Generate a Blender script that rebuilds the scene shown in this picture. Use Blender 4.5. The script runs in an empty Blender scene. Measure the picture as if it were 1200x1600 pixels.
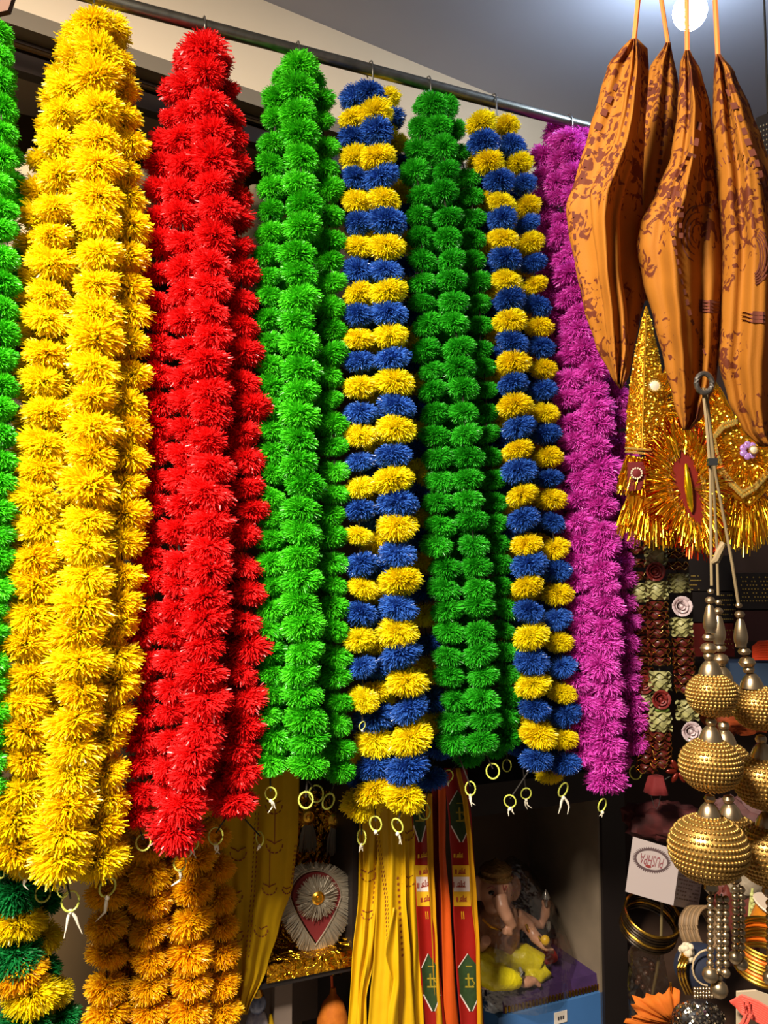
import bpy, math, random
from mathutils import Vector, Matrix, Euler
random.seed(7)
R = random.random
def U(a, b): return a + (b - a) * random.random()
scene = bpy.context.scene
C = scene.collection

# ------------------------------------------------------------------ camera
F = 1300.0                       # focal length in pixels of the 1200 x 1600 frame
PITCH = math.radians(4.0)
CAMZ = 1.5
cam_d = bpy.data.cameras.new('camera'); cam = bpy.data.objects.new('camera', cam_d); C.objects.link(cam)
cam.location = (0, 0, CAMZ); cam.rotation_euler = (math.radians(90) + PITCH, 0, 0)
cam_d.sensor_fit = 'VERTICAL'; cam_d.sensor_height = 36.0; cam_d.lens = F / 1600 * 36.0
cam_d.clip_start = 0.05
scene.camera = cam

# ------------------------------------------------------------------ world, lamps, exposure
scene.view_settings.view_transform = 'Standard'; scene.view_settings.look = 'None'
scene.view_settings.gamma = 1.0; scene.view_settings.use_curve_mapping = False
scene.view_settings.exposure = 0.0
w = bpy.data.worlds.new('world'); scene.world = w; w.use_nodes = True
w.node_tree.nodes['Background'].inputs[0].default_value = (0.95, 0.88, 0.84, 1)
w.node_tree.nodes['Background'].inputs[1].default_value = 0.12
def area(name, loc, target, size, power, col):
    l = bpy.data.lights.new(name, 'AREA'); l.shape = 'DISK'; l.size = size; l.energy = power; l.color = col
    o = bpy.data.objects.new(name, l); C.objects.link(o); o.location = loc
    o.rotation_euler = (Vector(target) - Vector(loc)).to_track_quat('-Z', 'Y').to_euler()
    return o
k1 = area('shop_ceiling_lamp', (-0.72, -0.02, 2.74), (-0.2, 1.5, 1.1), 0.42, 70, (1.0, 0.90, 0.76)); k1.data.spread = math.radians(106)
scene.cycles.max_bounces = 5; scene.cycles.diffuse_bounces = 3; scene.cycles.transmission_bounces = 3; scene.cycles.transparent_max_bounces = 8

# ------------------------------------------------------------------ photograph pixel -> place
def ray(px, py):
    dx = (px - 600) / F; dy = (800 - py) / F
    return Vector((dx, math.cos(PITCH) - dy * math.sin(PITCH), math.sin(PITCH) + dy * math.cos(PITCH)))
CAM = Vector((0, 0, CAMZ))
def P(px, py, depth):
    d = ray(px, py); return CAM + d * (depth / d.y)
BAR1 = P(221, 15, 1.5)
_d = ray(867, 185); BAR2 = CAM + _d * ((BAR1.z - CAMZ) / _d.z)
BDIR = (BAR2 - BAR1).normalized()
BN = Vector((BDIR.y, -BDIR.x, 0))          # towards the camera
def B(px, py, off=0.0):
    """point of the upright plane through the rail, 'off' metres in front of it"""
    d = ray(px, py); o = BAR1 + BN * off
    return CAM + d * ((o - CAM).dot(BN) / d.dot(BN))
def mpp(p):                                 # metres in one pixel at p
    return (p - CAM).dot(Vector((0, math.cos(PITCH), math.sin(PITCH)))) / F
def interp(pts, y):
    if y <= pts[0][1]: return pts[0][0]
    for (x0, y0), (x1, y1) in zip(pts, pts[1:]):
        if y <= y1:
            t = (y - y0) / max(1e-6, y1 - y0); t = t * t * (3 - 2 * t) * .5 + t * .5
            return x0 + (x1 - x0) * t
    return pts[-1][0]

# ------------------------------------------------------------------ materials
def S(r, g, b):
    f = lambda c: ((c / 255 + .055) / 1.055) ** 2.4 if c > 10 else c / 255 / 12.92
    return (f(r), f(g), f(b), 1)
def nodes_of(name):
    m = bpy.data.materials.new(name); m.use_nodes = True
    nt = m.node_tree; return m, nt, nt.nodes['Principled BSDF']
def mat(name, col, rough=.6, metal=0.0, spec=.5, noise=0.0, nscale=30, bump=0.0, bscale=60, col2=None, alpha=1.0, trans=0.0, emit=None, coat=0.0, sheen=0.0):
    m, nt, b = nodes_of(name); N = nt.nodes; L = nt.links
    b.inputs['Base Color'].default_value = col; b.inputs['Roughness'].default_value = rough
    b.inputs['Metallic'].default_value = metal; b.inputs['Specular IOR Level'].default_value = spec
    b.inputs['Coat Weight'].default_value = coat; b.inputs['Sheen Weight'].default_value = sheen
    tc = None
    if noise or bump:
        tc = N.new('ShaderNodeTexCoord')
    if noise:
        n = N.new('ShaderNodeTexNoise'); n.inputs['Scale'].default_value = nscale; n.inputs['Detail'].default_value = 4
        L.new(tc.outputs['Object'], n.inputs['Vector'])
        r = N.new('ShaderNodeValToRGB'); r.color_ramp.elements[0].position = .3; r.color_ramp.elements[1].position = .72
        c2 = col2 or tuple([c * (1 - noise) for c in col[:3]] + [1])
        r.color_ramp.elements[0].color = c2; r.color_ramp.elements[1].color = col
        L.new(n.outputs['Fac'], r.inputs['Fac']); L.new(r.outputs['Color'], b.inputs['Base Color'])
    if bump:
        n2 = N.new('ShaderNodeTexNoise'); n2.inputs['Scale'].default_value = bscale; n2.inputs['Detail'].default_value = 5
        L.new(tc.outputs['Object'], n2.inputs['Vector'])
        bp = N.new('ShaderNodeBump'); bp.inputs['Strength'].default_value = bump; bp.inputs['Distance'].default_value = .01
        L.new(n2.outputs['Fac'], bp.inputs['Height']); L.new(bp.outputs['Normal'], b.inputs['Normal'])
    if emit:
        b.inputs['Emission Color'].default_value = emit[0]; b.inputs['Emission Strength'].default_value = emit[1]
    b.inputs['Alpha'].default_value = alpha
    b.inputs['Transmission Weight'].default_value = trans
    return m
def strip_mat(name, col, dark, tl=.32, rough=.38):
    """cut plastic film: every strip has its own shade and lets some light through"""
    m, nt, b = nodes_of(name); N = nt.nodes; L = nt.links
    a = N.new('ShaderNodeAttribute'); a.attribute_name = 'tint'
    oi = N.new('ShaderNodeObjectInfo')
    ad = N.new('ShaderNodeMath'); ad.operation = 'MULTIPLY_ADD'; ad.inputs[1].default_value = .35; L.new(oi.outputs['Random'], ad.inputs[0])
    mu = N.new('ShaderNodeMath'); mu.operation = 'MULTIPLY'; mu.inputs[1].default_value = .75; L.new(a.outputs['Fac'], mu.inputs[0]); L.new(mu.outputs[0], ad.inputs[2])
    mx = N.new('ShaderNodeMix'); mx.data_type = 'RGBA'; L.new(ad.outputs[0], mx.inputs['Factor'])
    mx.inputs[6].default_value = dark; mx.inputs[7].default_value = col
    L.new(mx.outputs[2], b.inputs['Base Color']); b.inputs['Roughness'].default_value = rough
    b.inputs['Specular IOR Level'].default_value = .5
    t = N.new('ShaderNodeBsdfTranslucent'); L.new(mx.outputs[2], t.inputs['Color'])
    ms = N.new('ShaderNodeMixShader'); ms.inputs[0].default_value = tl
    L.new(b.outputs[0], ms.inputs[1]); L.new(t.outputs[0], ms.inputs[2]); L.new(ms.outputs[0], N['Material Output'].inputs['Surface'])
    return m
def cloth_mat(name, col, dark, tl=.2, scale=25, rough=.75, spec=.25):
    m, nt, b = nodes_of(name); N = nt.nodes; L = nt.links
    tc = N.new('ShaderNodeTexCoord')
    n = N.new('ShaderNodeTexNoise'); n.inputs['Scale'].default_value = scale; n.inputs['Detail'].default_value = 5; L.new(tc.outputs['Object'], n.inputs['Vector'])
    mx = N.new('ShaderNodeMix'); mx.data_type = 'RGBA'; L.new(n.outputs['Fac'], mx.inputs['Factor']); mx.inputs[6].default_value = dark; mx.inputs[7].default_value = col
    L.new(mx.outputs[2], b.inputs['Base Color']); b.inputs['Roughness'].default_value = rough; b.inputs['Specular IOR Level'].default_value = spec
    n2 = N.new('ShaderNodeTexNoise'); n2.inputs['Scale'].default_value = 900; L.new(tc.outputs['Object'], n2.inputs['Vector'])
    bp = N.new('ShaderNodeBump'); bp.inputs['Strength'].default_value = .25; bp.inputs['Distance'].default_value = .001; L.new(n2.outputs['Fac'], bp.inputs['Height']); L.new(bp.outputs['Normal'], b.inputs['Normal'])
    t = N.new('ShaderNodeBsdfTranslucent'); L.new(mx.outputs[2], t.inputs['Color'])
    ms = N.new('ShaderNodeMixShader'); ms.inputs[0].default_value = tl
    L.new(b.outputs[0], ms.inputs[1]); L.new(t.outputs[0], ms.inputs[2]); L.new(ms.outputs[0], N['Material Output'].inputs['Surface'])
    return m
def film_mat(name, tint, gloss=.12, rough=.12):
    """clear packing film"""
    m, nt, b = nodes_of(name); N = nt.nodes; L = nt.links
    N.remove(b)
    t = N.new('ShaderNodeBsdfTransparent'); t.inputs['Color'].default_value = tint
    g = N.new('ShaderNodeBsdfGlossy'); g.inputs['Roughness'].default_value = rough
    tc = N.new('ShaderNodeTexCoord'); n = N.new('ShaderNodeTexNoise'); n.inputs['Scale'].default_value = 35; L.new(tc.outputs['Object'], n.inputs['Vector'])
    bp = N.new('ShaderNodeBump'); bp.inputs['Strength'].default_value = .6; bp.inputs['Distance'].default_value = .01; L.new(n.outputs['Fac'], bp.inputs['Height']); L.new(bp.outputs['Normal'], g.inputs['Normal'])
    ms = N.new('ShaderNodeMixShader'); ms.inputs[0].default_value = gloss
    L.new(t.outputs[0], ms.inputs[1]); L.new(g.outputs[0], ms.inputs[2]); L.new(ms.outputs[0], N['Material Output'].inputs['Surface'])
    return m

# ------------------------------------------------------------------ mesh helpers
class MB:
    def __init__(s): s.v = []; s.f = []; s.t = []
    def add(s, vs, fs, tint=None):
        k = len(s.v); s.v += [Vector(q) for q in vs]; s.f += [tuple(i + k for i in f) for f in fs]
        if tint is not None: s.t += [tint] * len(vs)
    def box(s, c, size, rot=None):
        hx, hy, hz = [q / 2 for q in size]; c = Vector(c)
        vs = [Vector((x, y, z)) for x in (-hx, hx) for y in (-hy, hy) for z in (-hz, hz)]
        if rot is not None: vs = [rot @ q for q in vs]
        s.add([q + c for q in vs], [(0, 1, 3, 2), (4, 6, 7, 5), (0, 4, 5, 1), (2, 3, 7, 6), (0, 2, 6, 4), (1, 5, 7, 3)])
    def hexa(s, p):                # 8 corners: 0-3 one face (loop), 4-7 the opposite
        s.add(p, [(3, 2, 1, 0), (4, 5, 6, 7), (0, 1, 5, 4), (1, 2, 6, 5), (2, 3, 7, 6), (3, 0, 4, 7)])
    def tube(s, path, r, n=8, closed=False, cap=True):
        path = [Vector(q) for q in path]; m = len(path); rings = []
        up = Vector((0.13, 0.31, 0.94)).normalized()
        for i, q in enumerate(path):
            a = path[i - 1] if (i or closed) else path[0]; b = path[(i + 1) % m] if (i < m - 1 or closed) else path[-1]
            t = (b - a).normalized() if (b - a).length > 1e-9 else Vector((0, 0, 1))
            x = t.cross(up)
            if x.length < 1e-3: x = t.cross(Vector((1, 0, 0)))
            x.normalize(); y = t.cross(x)
            rr = r[i] if isinstance(r, (list, tuple)) else r
            rings.append([q + (x * math.cos(6.2832 * k / n) + y * math.sin(6.2832 * k / n)) * rr for k in range(n)])
        vs = [q for rg in rings for q in rg]; fs = []
        for i in range(m if closed else m - 1):
            j = (i + 1) % m
            for k in range(n):
                fs.append((i * n + k, i * n + (k + 1) % n, j * n + (k + 1) % n, j * n + k))
        if cap and not closed:
            fs.append(tuple(range(n))[::-1]); fs.append(tuple((m - 1) * n + k for k in range(n)))
        s.add(vs, fs)
    def lathe(s, prof, c, n=24, rot=None):      # prof: (r, z) list
        c = Vector(c); m = len(prof); vs = []
        for r, z in prof:
            for k in range(n):
                q = Vector((r * math.cos(6.2832 * k / n), r * math.sin(6.2832 * k / n), z))
                if rot is not None: q = rot @ q
                vs.append(q + c)
        fs = [(i * n + k, i * n + (k + 1) % n, (i + 1) * n + (k + 1) % n, (i + 1) * n + k) for i in range(m - 1) for k in range(n)]
        fs += [tuple(range(n))[::-1], tuple((m - 1) * n + k for k in range(n))]
        s.add(vs, fs)
    def ell(s, c, r, n=16, m=10, rot=None):
        if not isinstance(r, (tuple, list, Vector)): r = (r, r, r)
        c = Vector(c); vs = []; fs = []
        for i in range(m + 1):
            th = math.pi * (0.02 + .96 * i / m)
            for k in range(n):
                q = Vector((r[0] * math.sin(th) * math.cos(6.2832 * k / n), r[1] * math.sin(th) * math.sin(6.2832 * k / n), r[2] * math.cos(th)))
                if rot is not None: q = rot @ q
                vs.append(q + c)
        for i in range(m):
            for k in range(n): fs.append((i * n + k, (i + 1) * n + k, (i + 1) * n + (k + 1) % n, i * n + (k + 1) % n))
        fs += [tuple(range(n)), tuple(m * n + k for k in range(n))[::-1]]
        s.add(vs, fs)
    def bead(s, c, r):                          # small octa-like bead, 24 triangles
        s.ell(c, r, 6, 4)
    def ribbon(s, path, w, nrm, tint=None):     # flat band along a path, w along nrm x tangent
        path = [Vector(q) for q in path]; vs = []
        for i, q in enumerate(path):
            t = (path[min(i + 1, len(path) - 1)] - path[max(i - 1, 0)]).normalized()
            ww = w[i] if isinstance(w, (list, tuple)) else w
            x = t.cross(nrm).normalized() * ww / 2
            vs += [q - x, q + x]
        s.add(vs, [(2 * i, 2 * i + 1, 2 * i + 3, 2 * i + 2) for i in range(len(path) - 1)], tint)
    def poly(s, pts, nrm, th):                  # slab from an outline, th thick along nrm
        pts = [Vector(q) for q in pts]; n = len(pts); o = [q + nrm * th for q in pts]
        s.add(pts + o, [tuple(range(n))[::-1], tuple(range(n, 2 * n))] + [(i, (i + 1) % n, n + (i + 1) % n, n + i) for i in range(n)])
    def data(s, name, m, org=Vector((0, 0, 0)), smooth=True):
        me = bpy.data.meshes.new(name); me.from_pydata([q - org for q in s.v], [], s.f)
        if m: me.materials.append(m)
        if s.t and len(s.t) == len(s.v):
            at = me.attributes.new('tint', 'FLOAT', 'POINT'); at.data.foreach_set('value', s.t)
        if smooth: me.polygons.foreach_set('use_smooth', [True] * len(me.polygons))
        return me
    def build(s, name, m, parent=None, smooth=True, label=None, solid=0.0, kind=None, sharp=40):
        if parent is not None: org = wloc(parent)
        else:
            xs = [q.x for q in s.v]; ys = [q.y for q in s.v]; zs = [q.z for q in s.v]
            org = Vector(((min(xs) + max(xs)) / 2, (min(ys) + max(ys)) / 2, min(zs)))
        me = s.data(name, m, org, smooth); o = bpy.data.objects.new(name, me); C.objects.link(o)
        if smooth and sharp: me.set_sharp_from_angle(angle=math.radians(sharp))
        if parent is not None: o.parent = parent; WL[o.name] = org
        else: o.location = org; WL[o.name] = org
        if solid:
            md = o.modifiers.new('thickness', 'SOLIDIFY'); md.thickness = solid; md.offset = 0
        if label: o['label'] = label
        if kind: o['kind'] = kind
        return o
WL = {}
def wloc(o): return WL[o.name]
def thing(name, loc, label, cat, group=None):
    o = bpy.data.objects.new(name, None); C.objects.link(o); o.location = loc; o.empty_display_size = .02
    WL[o.name] = Vector(loc); return tag(o, label, cat, group)
def tag(o, label, cat, group=None):
    o['label'] = label; o['category'] = cat
    if group: o['group'] = group
    return o
def struct(o): o['kind'] = 'structure'; return o
# ------------------------------------------------------------------ the setting
CEIL = 2.84
M_ceil = mat('painted_ceiling', S(186, 184, 194), .8, noise=.06, nscale=3)
M_wall = mat('painted_wall', S(226, 204, 174), .75, noise=.06, nscale=4)
M_dark = mat('dark_wood', S(44, 30, 22), .45, noise=.4, nscale=8)
M_black = mat('black_laminate', S(26, 19, 17), .5)
M_brown = mat('brown_laminate', S(92, 72, 52), .6, noise=.25, nscale=9)
M_shelf = mat('shelf_board', S(70, 48, 34), .6, noise=.3, nscale=12)
M_steel = mat('scratched_steel', S(150, 146, 134), .34, 1.0, noise=.35, nscale=60)
M_wire = mat('hook_wire', S(150, 148, 145), .3, 1.0)
M_floor = mat('floor_tile', S(150, 140, 128), .35, noise=.1, nscale=3)
b = MB(); b.box((0.2, 1.0, CEIL + .03), (5.0, 5.0, .06)); struct(b.build('ceiling', M_ceil, smooth=False))
b = MB(); b.box((0.2, 1.0, -.03), (5.0, 5.0, .06)); struct(b.build('floor', M_floor, smooth=False))
# upper back wall: its foot is the dark rail of the cabinets
def on_z(px, py, z):
    d = ray(px, py); return CAM + d * ((z - CAMZ) / d.z)
W1 = on_z(411, 0, CEIL); W2 = on_z(771, 148, CEIL)
WD = (W2 - W1); WD.z = 0; WD.normalize(); WN = Vector((WD.y, -WD.x, 0))
RAILZ = 2.605
def wl(t, off, z): q = W1 + WD * t - WN * off; q.z = z; return q
def wbox(t0, t1, o0, o1, z0, z1):
    b = MB(); b.hexa([wl(t0, o0, z0), wl(t1, o0, z0), wl(t1, o0, z1), wl(t0, o0, z1), wl(t0, o1, z0), wl(t1, o1, z0), wl(t1, o1, z1), wl(t0, o1, z1)]); return b
struct(wbox(-1.5, 2.0, 0, .5, RAILZ, CEIL).build('wall_back', M_wall, smooth=False))
tr = struct(wbox(-1.5, 2.0, -.012, .03, RAILZ - .035, RAILZ).build('trim_1', mat('grey_beam', S(120, 108, 92), .5), smooth=False))
struct(wbox(-1.5, 2.0, .03, .06, RAILZ - .10, RAILZ - .035).build('trim_2', M_dark, smooth=False))
b = MB(); b.tube([wl(-1.5, .022, RAILZ - .055), wl(2.0, .022, RAILZ - .055)], .006); struct(b.build('trim_3', mat('rail_bead', S(150, 120, 80), .2, 1.0)))
# cabinet carcass parallel to the hanging rail
def bl(t, off, z): q = BAR1 + BDIR * t + BN * off; q.z = z; return q
def tpx(px, off): return (B(px, 800, off) - BAR1).dot(BDIR)
def bbox(t0, t1, o0, o1, z0, z1):
    b = MB(); b.hexa([bl(t0, o0, z0), bl(t1, o0, z0), bl(t1, o0, z1), bl(t0, o0, z1), bl(t0, o1, z0), bl(t1, o1, z0), bl(t1, o1, z1), bl(t0, o1, z1)]); return b
TP = tpx(928, -.25)
struct(bbox(-.95, TP + .05, -.58, -.62, 0, RAILZ + .02).build('wall_cabinet_back', mat('cabinet_back', S(80, 60, 30), .6, noise=.2, nscale=6), smooth=False))
struct(bbox(-.97, -.95, -.2, -.62, 0, RAILZ).build('wall_left', M_dark, smooth=False))
# right hand recess, faced more squarely to the viewer
b = MB(); b.box((1.25, 2.62, 1.42), (1.6, .04, 2.84)); struct(b.build('wall_right_recess', mat('recess_back', S(58, 36, 26), .7, noise=.3, nscale=7), smooth=False))
b = MB(); b.box((1.75, 1.6, 1.42), (.04, 2.4, 2.84)); struct(b.build('wall_right', mat('side_wall', S(150, 140, 132), .7), smooth=False))

# dark cabinet with an open cubby below the garlands
cz_top = B(830, 1262, -.25).z; cz_bot = B(850, 1640, -.25).z
t0 = tpx(560, -.25)
cab = thing('display_cabinet', bl(TP, -.4, 0), 'dark wooden display cabinet with an open cubby below the green garlands', 'cabinet')
bbox(TP, TP + .075, -.24, -.58, 0, RAILZ - .12).build('side_post', M_black, cab, smooth=False)
bbox(t0, TP, -.24, -.58, cz_top, cz_top + .075).build('top_board', M_black, cab, smooth=False)
bbox(t0, TP, -.24, -.58, cz_bot - .03, cz_bot).build('bottom_board', M_black, cab, smooth=False)
bbox(t0, TP, -.57, -.578, cz_bot, cz_top).build('back_panel', M_brown, cab, smooth=False)
bbox(TP - .006, TP, -.25, -.57, cz_bot, cz_top).build('side_panel', mat('side_laminate', S(128, 112, 92), .6, noise=.3, nscale=10), cab, smooth=False)
bbox(t0 - .02, t0, -.24, -.58, 0, cz_top + .075).build('side_post', M_black, cab, smooth=False)

# hanging rail
b = MB(); b.tube([BAR1 + BDIR * -.5, BAR1 + BDIR * .4, BAR2 + BDIR * .25], .0125, 16)
rail = tag(b.build('hanging_rail', M_steel), 'scratched steel hanging rail running below the ceiling', 'rail')
for t, s_ in ((-.45, .32), (1.12, .62)):
    b2 = MB(); q = BAR1 + BDIR * t; b2.tube([q, q - BN * s_ - Vector((0, 0, 0))], .006, 8); b2.build('rail_bracket', M_wire, rail)

# ------------------------------------------------------------------ pompom garlands
def pompom_mesh(name, nclump, per, spread, w, squash, seed, len_j=.12, fill=500):
    rs = random.Random(seed); b = MB()
    def strip(d, ln, ti):
        e = Vector((d.x, d.y, d.z * squash)) * ln
        bend = Vector((rs.uniform(-1, 1), rs.uniform(-1, 1), rs.uniform(-.4, .9))) * .12
        p0 = e * .1; p1 = e * .55 + bend * .7; p3 = e + Vector((0, 0, -.05 * rs.random())); p2 = e * .82 + bend * .5
        sd = d.cross(Vector((rs.gauss(0, 1), rs.gauss(0, 1), rs.gauss(0, 1)))).normalized()
        b.ribbon([p0, p1, p2, p3], [w * .5, w, w * 1.05, w * rs.uniform(.5, 1.0)], sd, ti)
    for c in range(nclump):
        # golden-angle directions over the ball, fewer near the cord
        z = 1 - 2 * (c + .5) / nclump; z *= .94; ph = c * 2.39996 + rs.uniform(-.3, .3)
        r = math.sqrt(max(0, 1 - z * z)); cd = Vector((r * math.cos(ph), r * math.sin(ph), z))
        ct = rs.random(); cl = 1 + rs.uniform(-len_j, len_j * .6)
        for k in range(per):
            d = (cd + Vector((rs.gauss(0, spread), rs.gauss(0, spread), rs.gauss(0, spread)))).normalized()
            strip(d, cl * (1 + rs.uniform(-.12, .08)), min(1, max(0, .55 * ct + .45 * rs.random())))
    for c in range(fill):
        strip(Vector((rs.gauss(0, 1), rs.gauss(0, 1), rs.gauss(0, .9))).normalized(), rs.uniform(.68, .94), rs.random())
    return b.data(name, None, smooth=False)
COARSE = [pompom_mesh('pompom', 64, 14, .21, .050, .70, 11 + i, .2, 650) for i in range(5)]
FINE = [pompom_mesh('pompom', 100, 11, .15, .040, .68, 41 + i, .06, 700) for i in range(5)]
FILM = {
 'yellow': strip_mat('yellow_film', S(255, 238, 16), S(255, 210, 4), .38),
 'red': strip_mat('red_film', S(255, 40, 40), S(214, 8, 14), .30),
 'green': strip_mat('green_film', S(96, 228, 36), S(26, 158, 10), .28),
 'green2': strip_mat('deep_green_film', S(72, 214, 44), S(16, 142, 18), .28),
 'lemon': strip_mat('lemon_film', S(255, 244, 24), S(255, 220, 6), .34),
 'blue': strip_mat('blue_film', S(66, 120, 214), S(16, 56, 142), .22, .3),
 'magenta': strip_mat('magenta_film', S(253, 108, 226), S(218, 52, 186), .30),
 'orange': strip_mat('orange_film', S(255, 208, 20), S(252, 174, 0), .32),
 'teal': strip_mat('teal_green_film', S(30, 150, 70), S(10, 90, 40), .25),
}
PM = {}
for k, m in FILM.items():
    PM[k] = []
    for me in (COARSE if k in ('yellow', 'red', 'magenta') else FINE):
        c = me.copy(); c.materials.clear(); c.materials.append(m); PM[k].append(c)
M_cord = mat('dark_cord', S(40, 34, 26), .8)
M_ring = mat('pale_ring', S(214, 220, 92), .4)
M_thread = mat('cotton_thread', S(232, 222, 198), .9)
M_ycord = mat('yellow_thread', S(226, 206, 60), .8)

def ring_part(par, c, r, tail, tilt=0.3):
    rx = Matrix.Rotation(U(-.9, .9), 3, 'Z') @ Matrix.Rotation(U(-tilt, tilt), 3, 'X')
    b = MB(); b.tube([c + rx @ Vector((r * math.cos(6.2832 * k / 18), 0, r * 1.15 * math.sin(6.2832 * k / 18))) for k in range(18)], r * .13, 6, closed=True)
    b.build('end_ring', M_ring, par, label='pale yellow plastic ring')
    if tail:
        b = MB(); q = c - Vector((0, 0, r)); L = r * tail * .75
        b.ell(q + Vector((0, -.001, -r * .25)), (r * .3, r * .26, r * .34), 8, 6)
        for j in range(2):
            dx = U(-.7, .7); dy = U(-.3, .3); cv = U(-.4, .4)
            b.tube([q, q + Vector(((dx * .2 + cv * .5) * L, dy * L * .3, -L * .3)), q + Vector(((dx * .5 + cv) * L * .6, dy * L * .6, -L * .55)), q + Vector((dx * L * .7, dy * L, -L * U(.75, 1.0)))], [r * .16, r * .2, r * .13, r * .04], 6)
        b.build('thread_tail', M_thread, par, label='frayed white cotton thread')
GCOUNT = 0
def strand(label, col, pts, off, width, group, step=None, explicit=None, hook=None, ring=None, tail=2.2, off2=None, squash=1.0, plane=B):
    """one garland: pompoms threaded on a cord. pts: (x, y) pixels along the cord, off: metres in front of the rail"""
    off2 = off if off2 is None else off2
    wf = width if isinstance(width, (tuple, list)) else (width, width)
    ys = []
    if explicit: seq = explicit
    else:
        seq = []; y = pts[0][1]; y1 = pts[-1][1]; i = 0
        n = max(2, round((y1 - y) / step)); st = (y1 - y) / n
        for i in range(n + 1):
            yy = y + st * i; seq.append((interp(pts, yy) + random.gauss(0, 3.4), yy + random.gauss(0, 3.6 if (col in ('yellow', 'red', 'magenta')) else 2.2), col[i % len(col)] if isinstance(col, (list, tuple)) else col))
    ya, yb = seq[0][1], seq[-1][1]
    def o_at(y): return off + (off2 - off) * min(1, max(0, (y - ya) / max(1, yb - ya)))
    pos = [plane(x, y, o_at(y)) for x, y, c in seq]
    base = pos[-1].copy()
    g = thing('pompom_garland', base, label, 'garland', group)
    top = [] if hook is None else [hook]
    b = MB(); b.tube(top + pos + ([plane(ring[0], ring[1] - 4, o_at(9999) + .0)] if ring else []), .0016, 5); b.build('cord', M_cord, g)
    for i, (x, y, c) in enumerate(seq):
        p = pos[i]; t = (y - ya) / max(1, yb - ya); wpx = wf[0] + (wf[1] - wf[0]) * t
        r = wpx / 2 * mpp(p) * (U(1.02, 1.30) if c in ('yellow', 'red') else U(1.0, 1.25) if c == 'magenta' else U(1.0, 1.2))
        o = bpy.data.objects.new('pompom', random.choice(PM[c])); C.objects.link(o); o.parent = g
        o.location = p - base
        o.rotation_euler = (U(-.42, .42), U(-.42, .42), U(0, 6.28)); o.scale = (r, r, r * squash * U(.93, 1.1))
    if ring:
        rp = plane(ring[0], ring[1], o_at(9999)); ring_part(g, rp, (ring[2] if len(ring) > 2 else 11) * mpp(rp), tail)
    return g
HOOKS = {}
def s_hook(px, label, py_top=None):
    # wire hook over the rail
    d = ray(px, interp([(15, 221), (185, 867)], px) if False else 15 + (px - 221) * .2632)
    q = CAM + d * ((BAR1 - CAM).dot(BN) / d.dot(BN)); s = (q - BAR1).dot(BDIR); q = BAR1 + BDIR * s
    b = MB(); path = []
    for k in range(11):
        a = math.radians(-40 + 220 * k / 10); path.append(q + BN * math.cos(a) * -.0155 + Vector((0, 0, math.sin(a) * .0175)))
    path.append(q + BN * .0165 + Vector((0, 0, -.03))); path.append(q + BN * .020 + Vector((0, 0, -.048)))
    for k in range(7):
        a = math.radians(20 - 220 * k / 6 ); path.append(q + BN * (.010 + math.cos(a) * .011) + Vector((0, 0, -.054 + math.sin(a) * .011)))
    b.tube(path, .0016, 6)
    o = tag(b.build('wire_hook', M_wire), label, 'hook', 'wire hooks on the rail'); o['label'] = label
    return q + BN * .012 + Vector((0, 0, -.06))
H = {}
H['green0'] = s_hook(-4, 'wire hook on the rail holding the green garlands at the left edge')
H['yellow'] = s_hook(146, 'wire hook on the rail holding the yellow garland bunch')
H['red'] = s_hook(318, 'wire hook on the rail holding the red garland bunch')
H['green'] = s_hook(464, 'wire hook on the rail holding the green garlands beside the red bunch')
H['yb1'] = s_hook(578, 'wire hook holding the blue and yellow bunch between two green bunches')
H['green2'] = s_hook(668, 'wire hook holding the green bunch between two blue and yellow bunches')
H['yb2'] = s_hook(770, 'wire hook holding the blue and yellow bunch beside the magenta garlands')
H['mag'] = s_hook(888, 'wire hook on the rail holding the magenta garland bunch')

G = 'bright green garlands at the left edge'
strand('green pompom garland cut off by the left edge, nearest strand', 'green', [(-6, 48), (-2, 150), (0, 260), (4, 400), (0, 540), (-2, 700), (-6, 850), (-14, 960), (-20, 1080), (-26, 1230)], .05, (50, 64), G, 40, hook=H['green0'])
strand('green pompom garland at the left edge, shaded strand beside the yellow bunch', 'green', [(-2, 80), (6, 180), (12, 280), (14, 420), (8, 560), (6, 700), (0, 850), (-10, 1000), (-22, 1150), (-26, 1290)], -.03, (46, 52), G, 40, hook=H['green0'], ring=(0, 1362, 9), tail=0)

G = 'bright yellow garlands of the first bunch'
strand('yellow garland, leftmost front strand of the bright yellow bunch', 'yellow', [(128, 44), (108, 130), (92, 250), (80, 400), (72, 560), (66, 700), (58, 830), (52, 960), (42, 1080), (36, 1200), (24, 1330)], .055, (60, 80), G, 46, hook=H['yellow'], ring=(40, 1363, 10), off2=.03)
strand('yellow garland, long middle front strand of the bright yellow bunch', 'yellow', [(150, 34), (152, 110), (156, 200), (155, 330), (150, 470), (146, 620), (142, 760), (136, 900), (124, 1040), (118, 1150), (104, 1270), (94, 1352)], .085, (66, 84), G, 46, hook=H['yellow'], ring=(110, 1408, 13), tail=4.5)
strand('yellow garland, right hand strand of the yellow bunch beside the red bunch', 'yellow', [(172, 46), (186, 130), (196, 260), (202, 400), (203, 540), (197, 680), (192, 820), (184, 960), (178, 1080), (170, 1190), (156, 1340)], .04, (56, 68), G, 45, hook=H['yellow'], ring=(168, 1386, 13), tail=5)
strand('yellow garland, shaded rear left strand of the yellow bunch', 'yellow', [(120, 70), (84, 180), (64, 300), (58, 420), (56, 560), (52, 700), (46, 900), (48, 1080), (58, 1220), (48, 1340)], -.02, (52, 62), G, 46, hook=H['yellow'], ring=(67, 1396, 11), tail=0)
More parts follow.
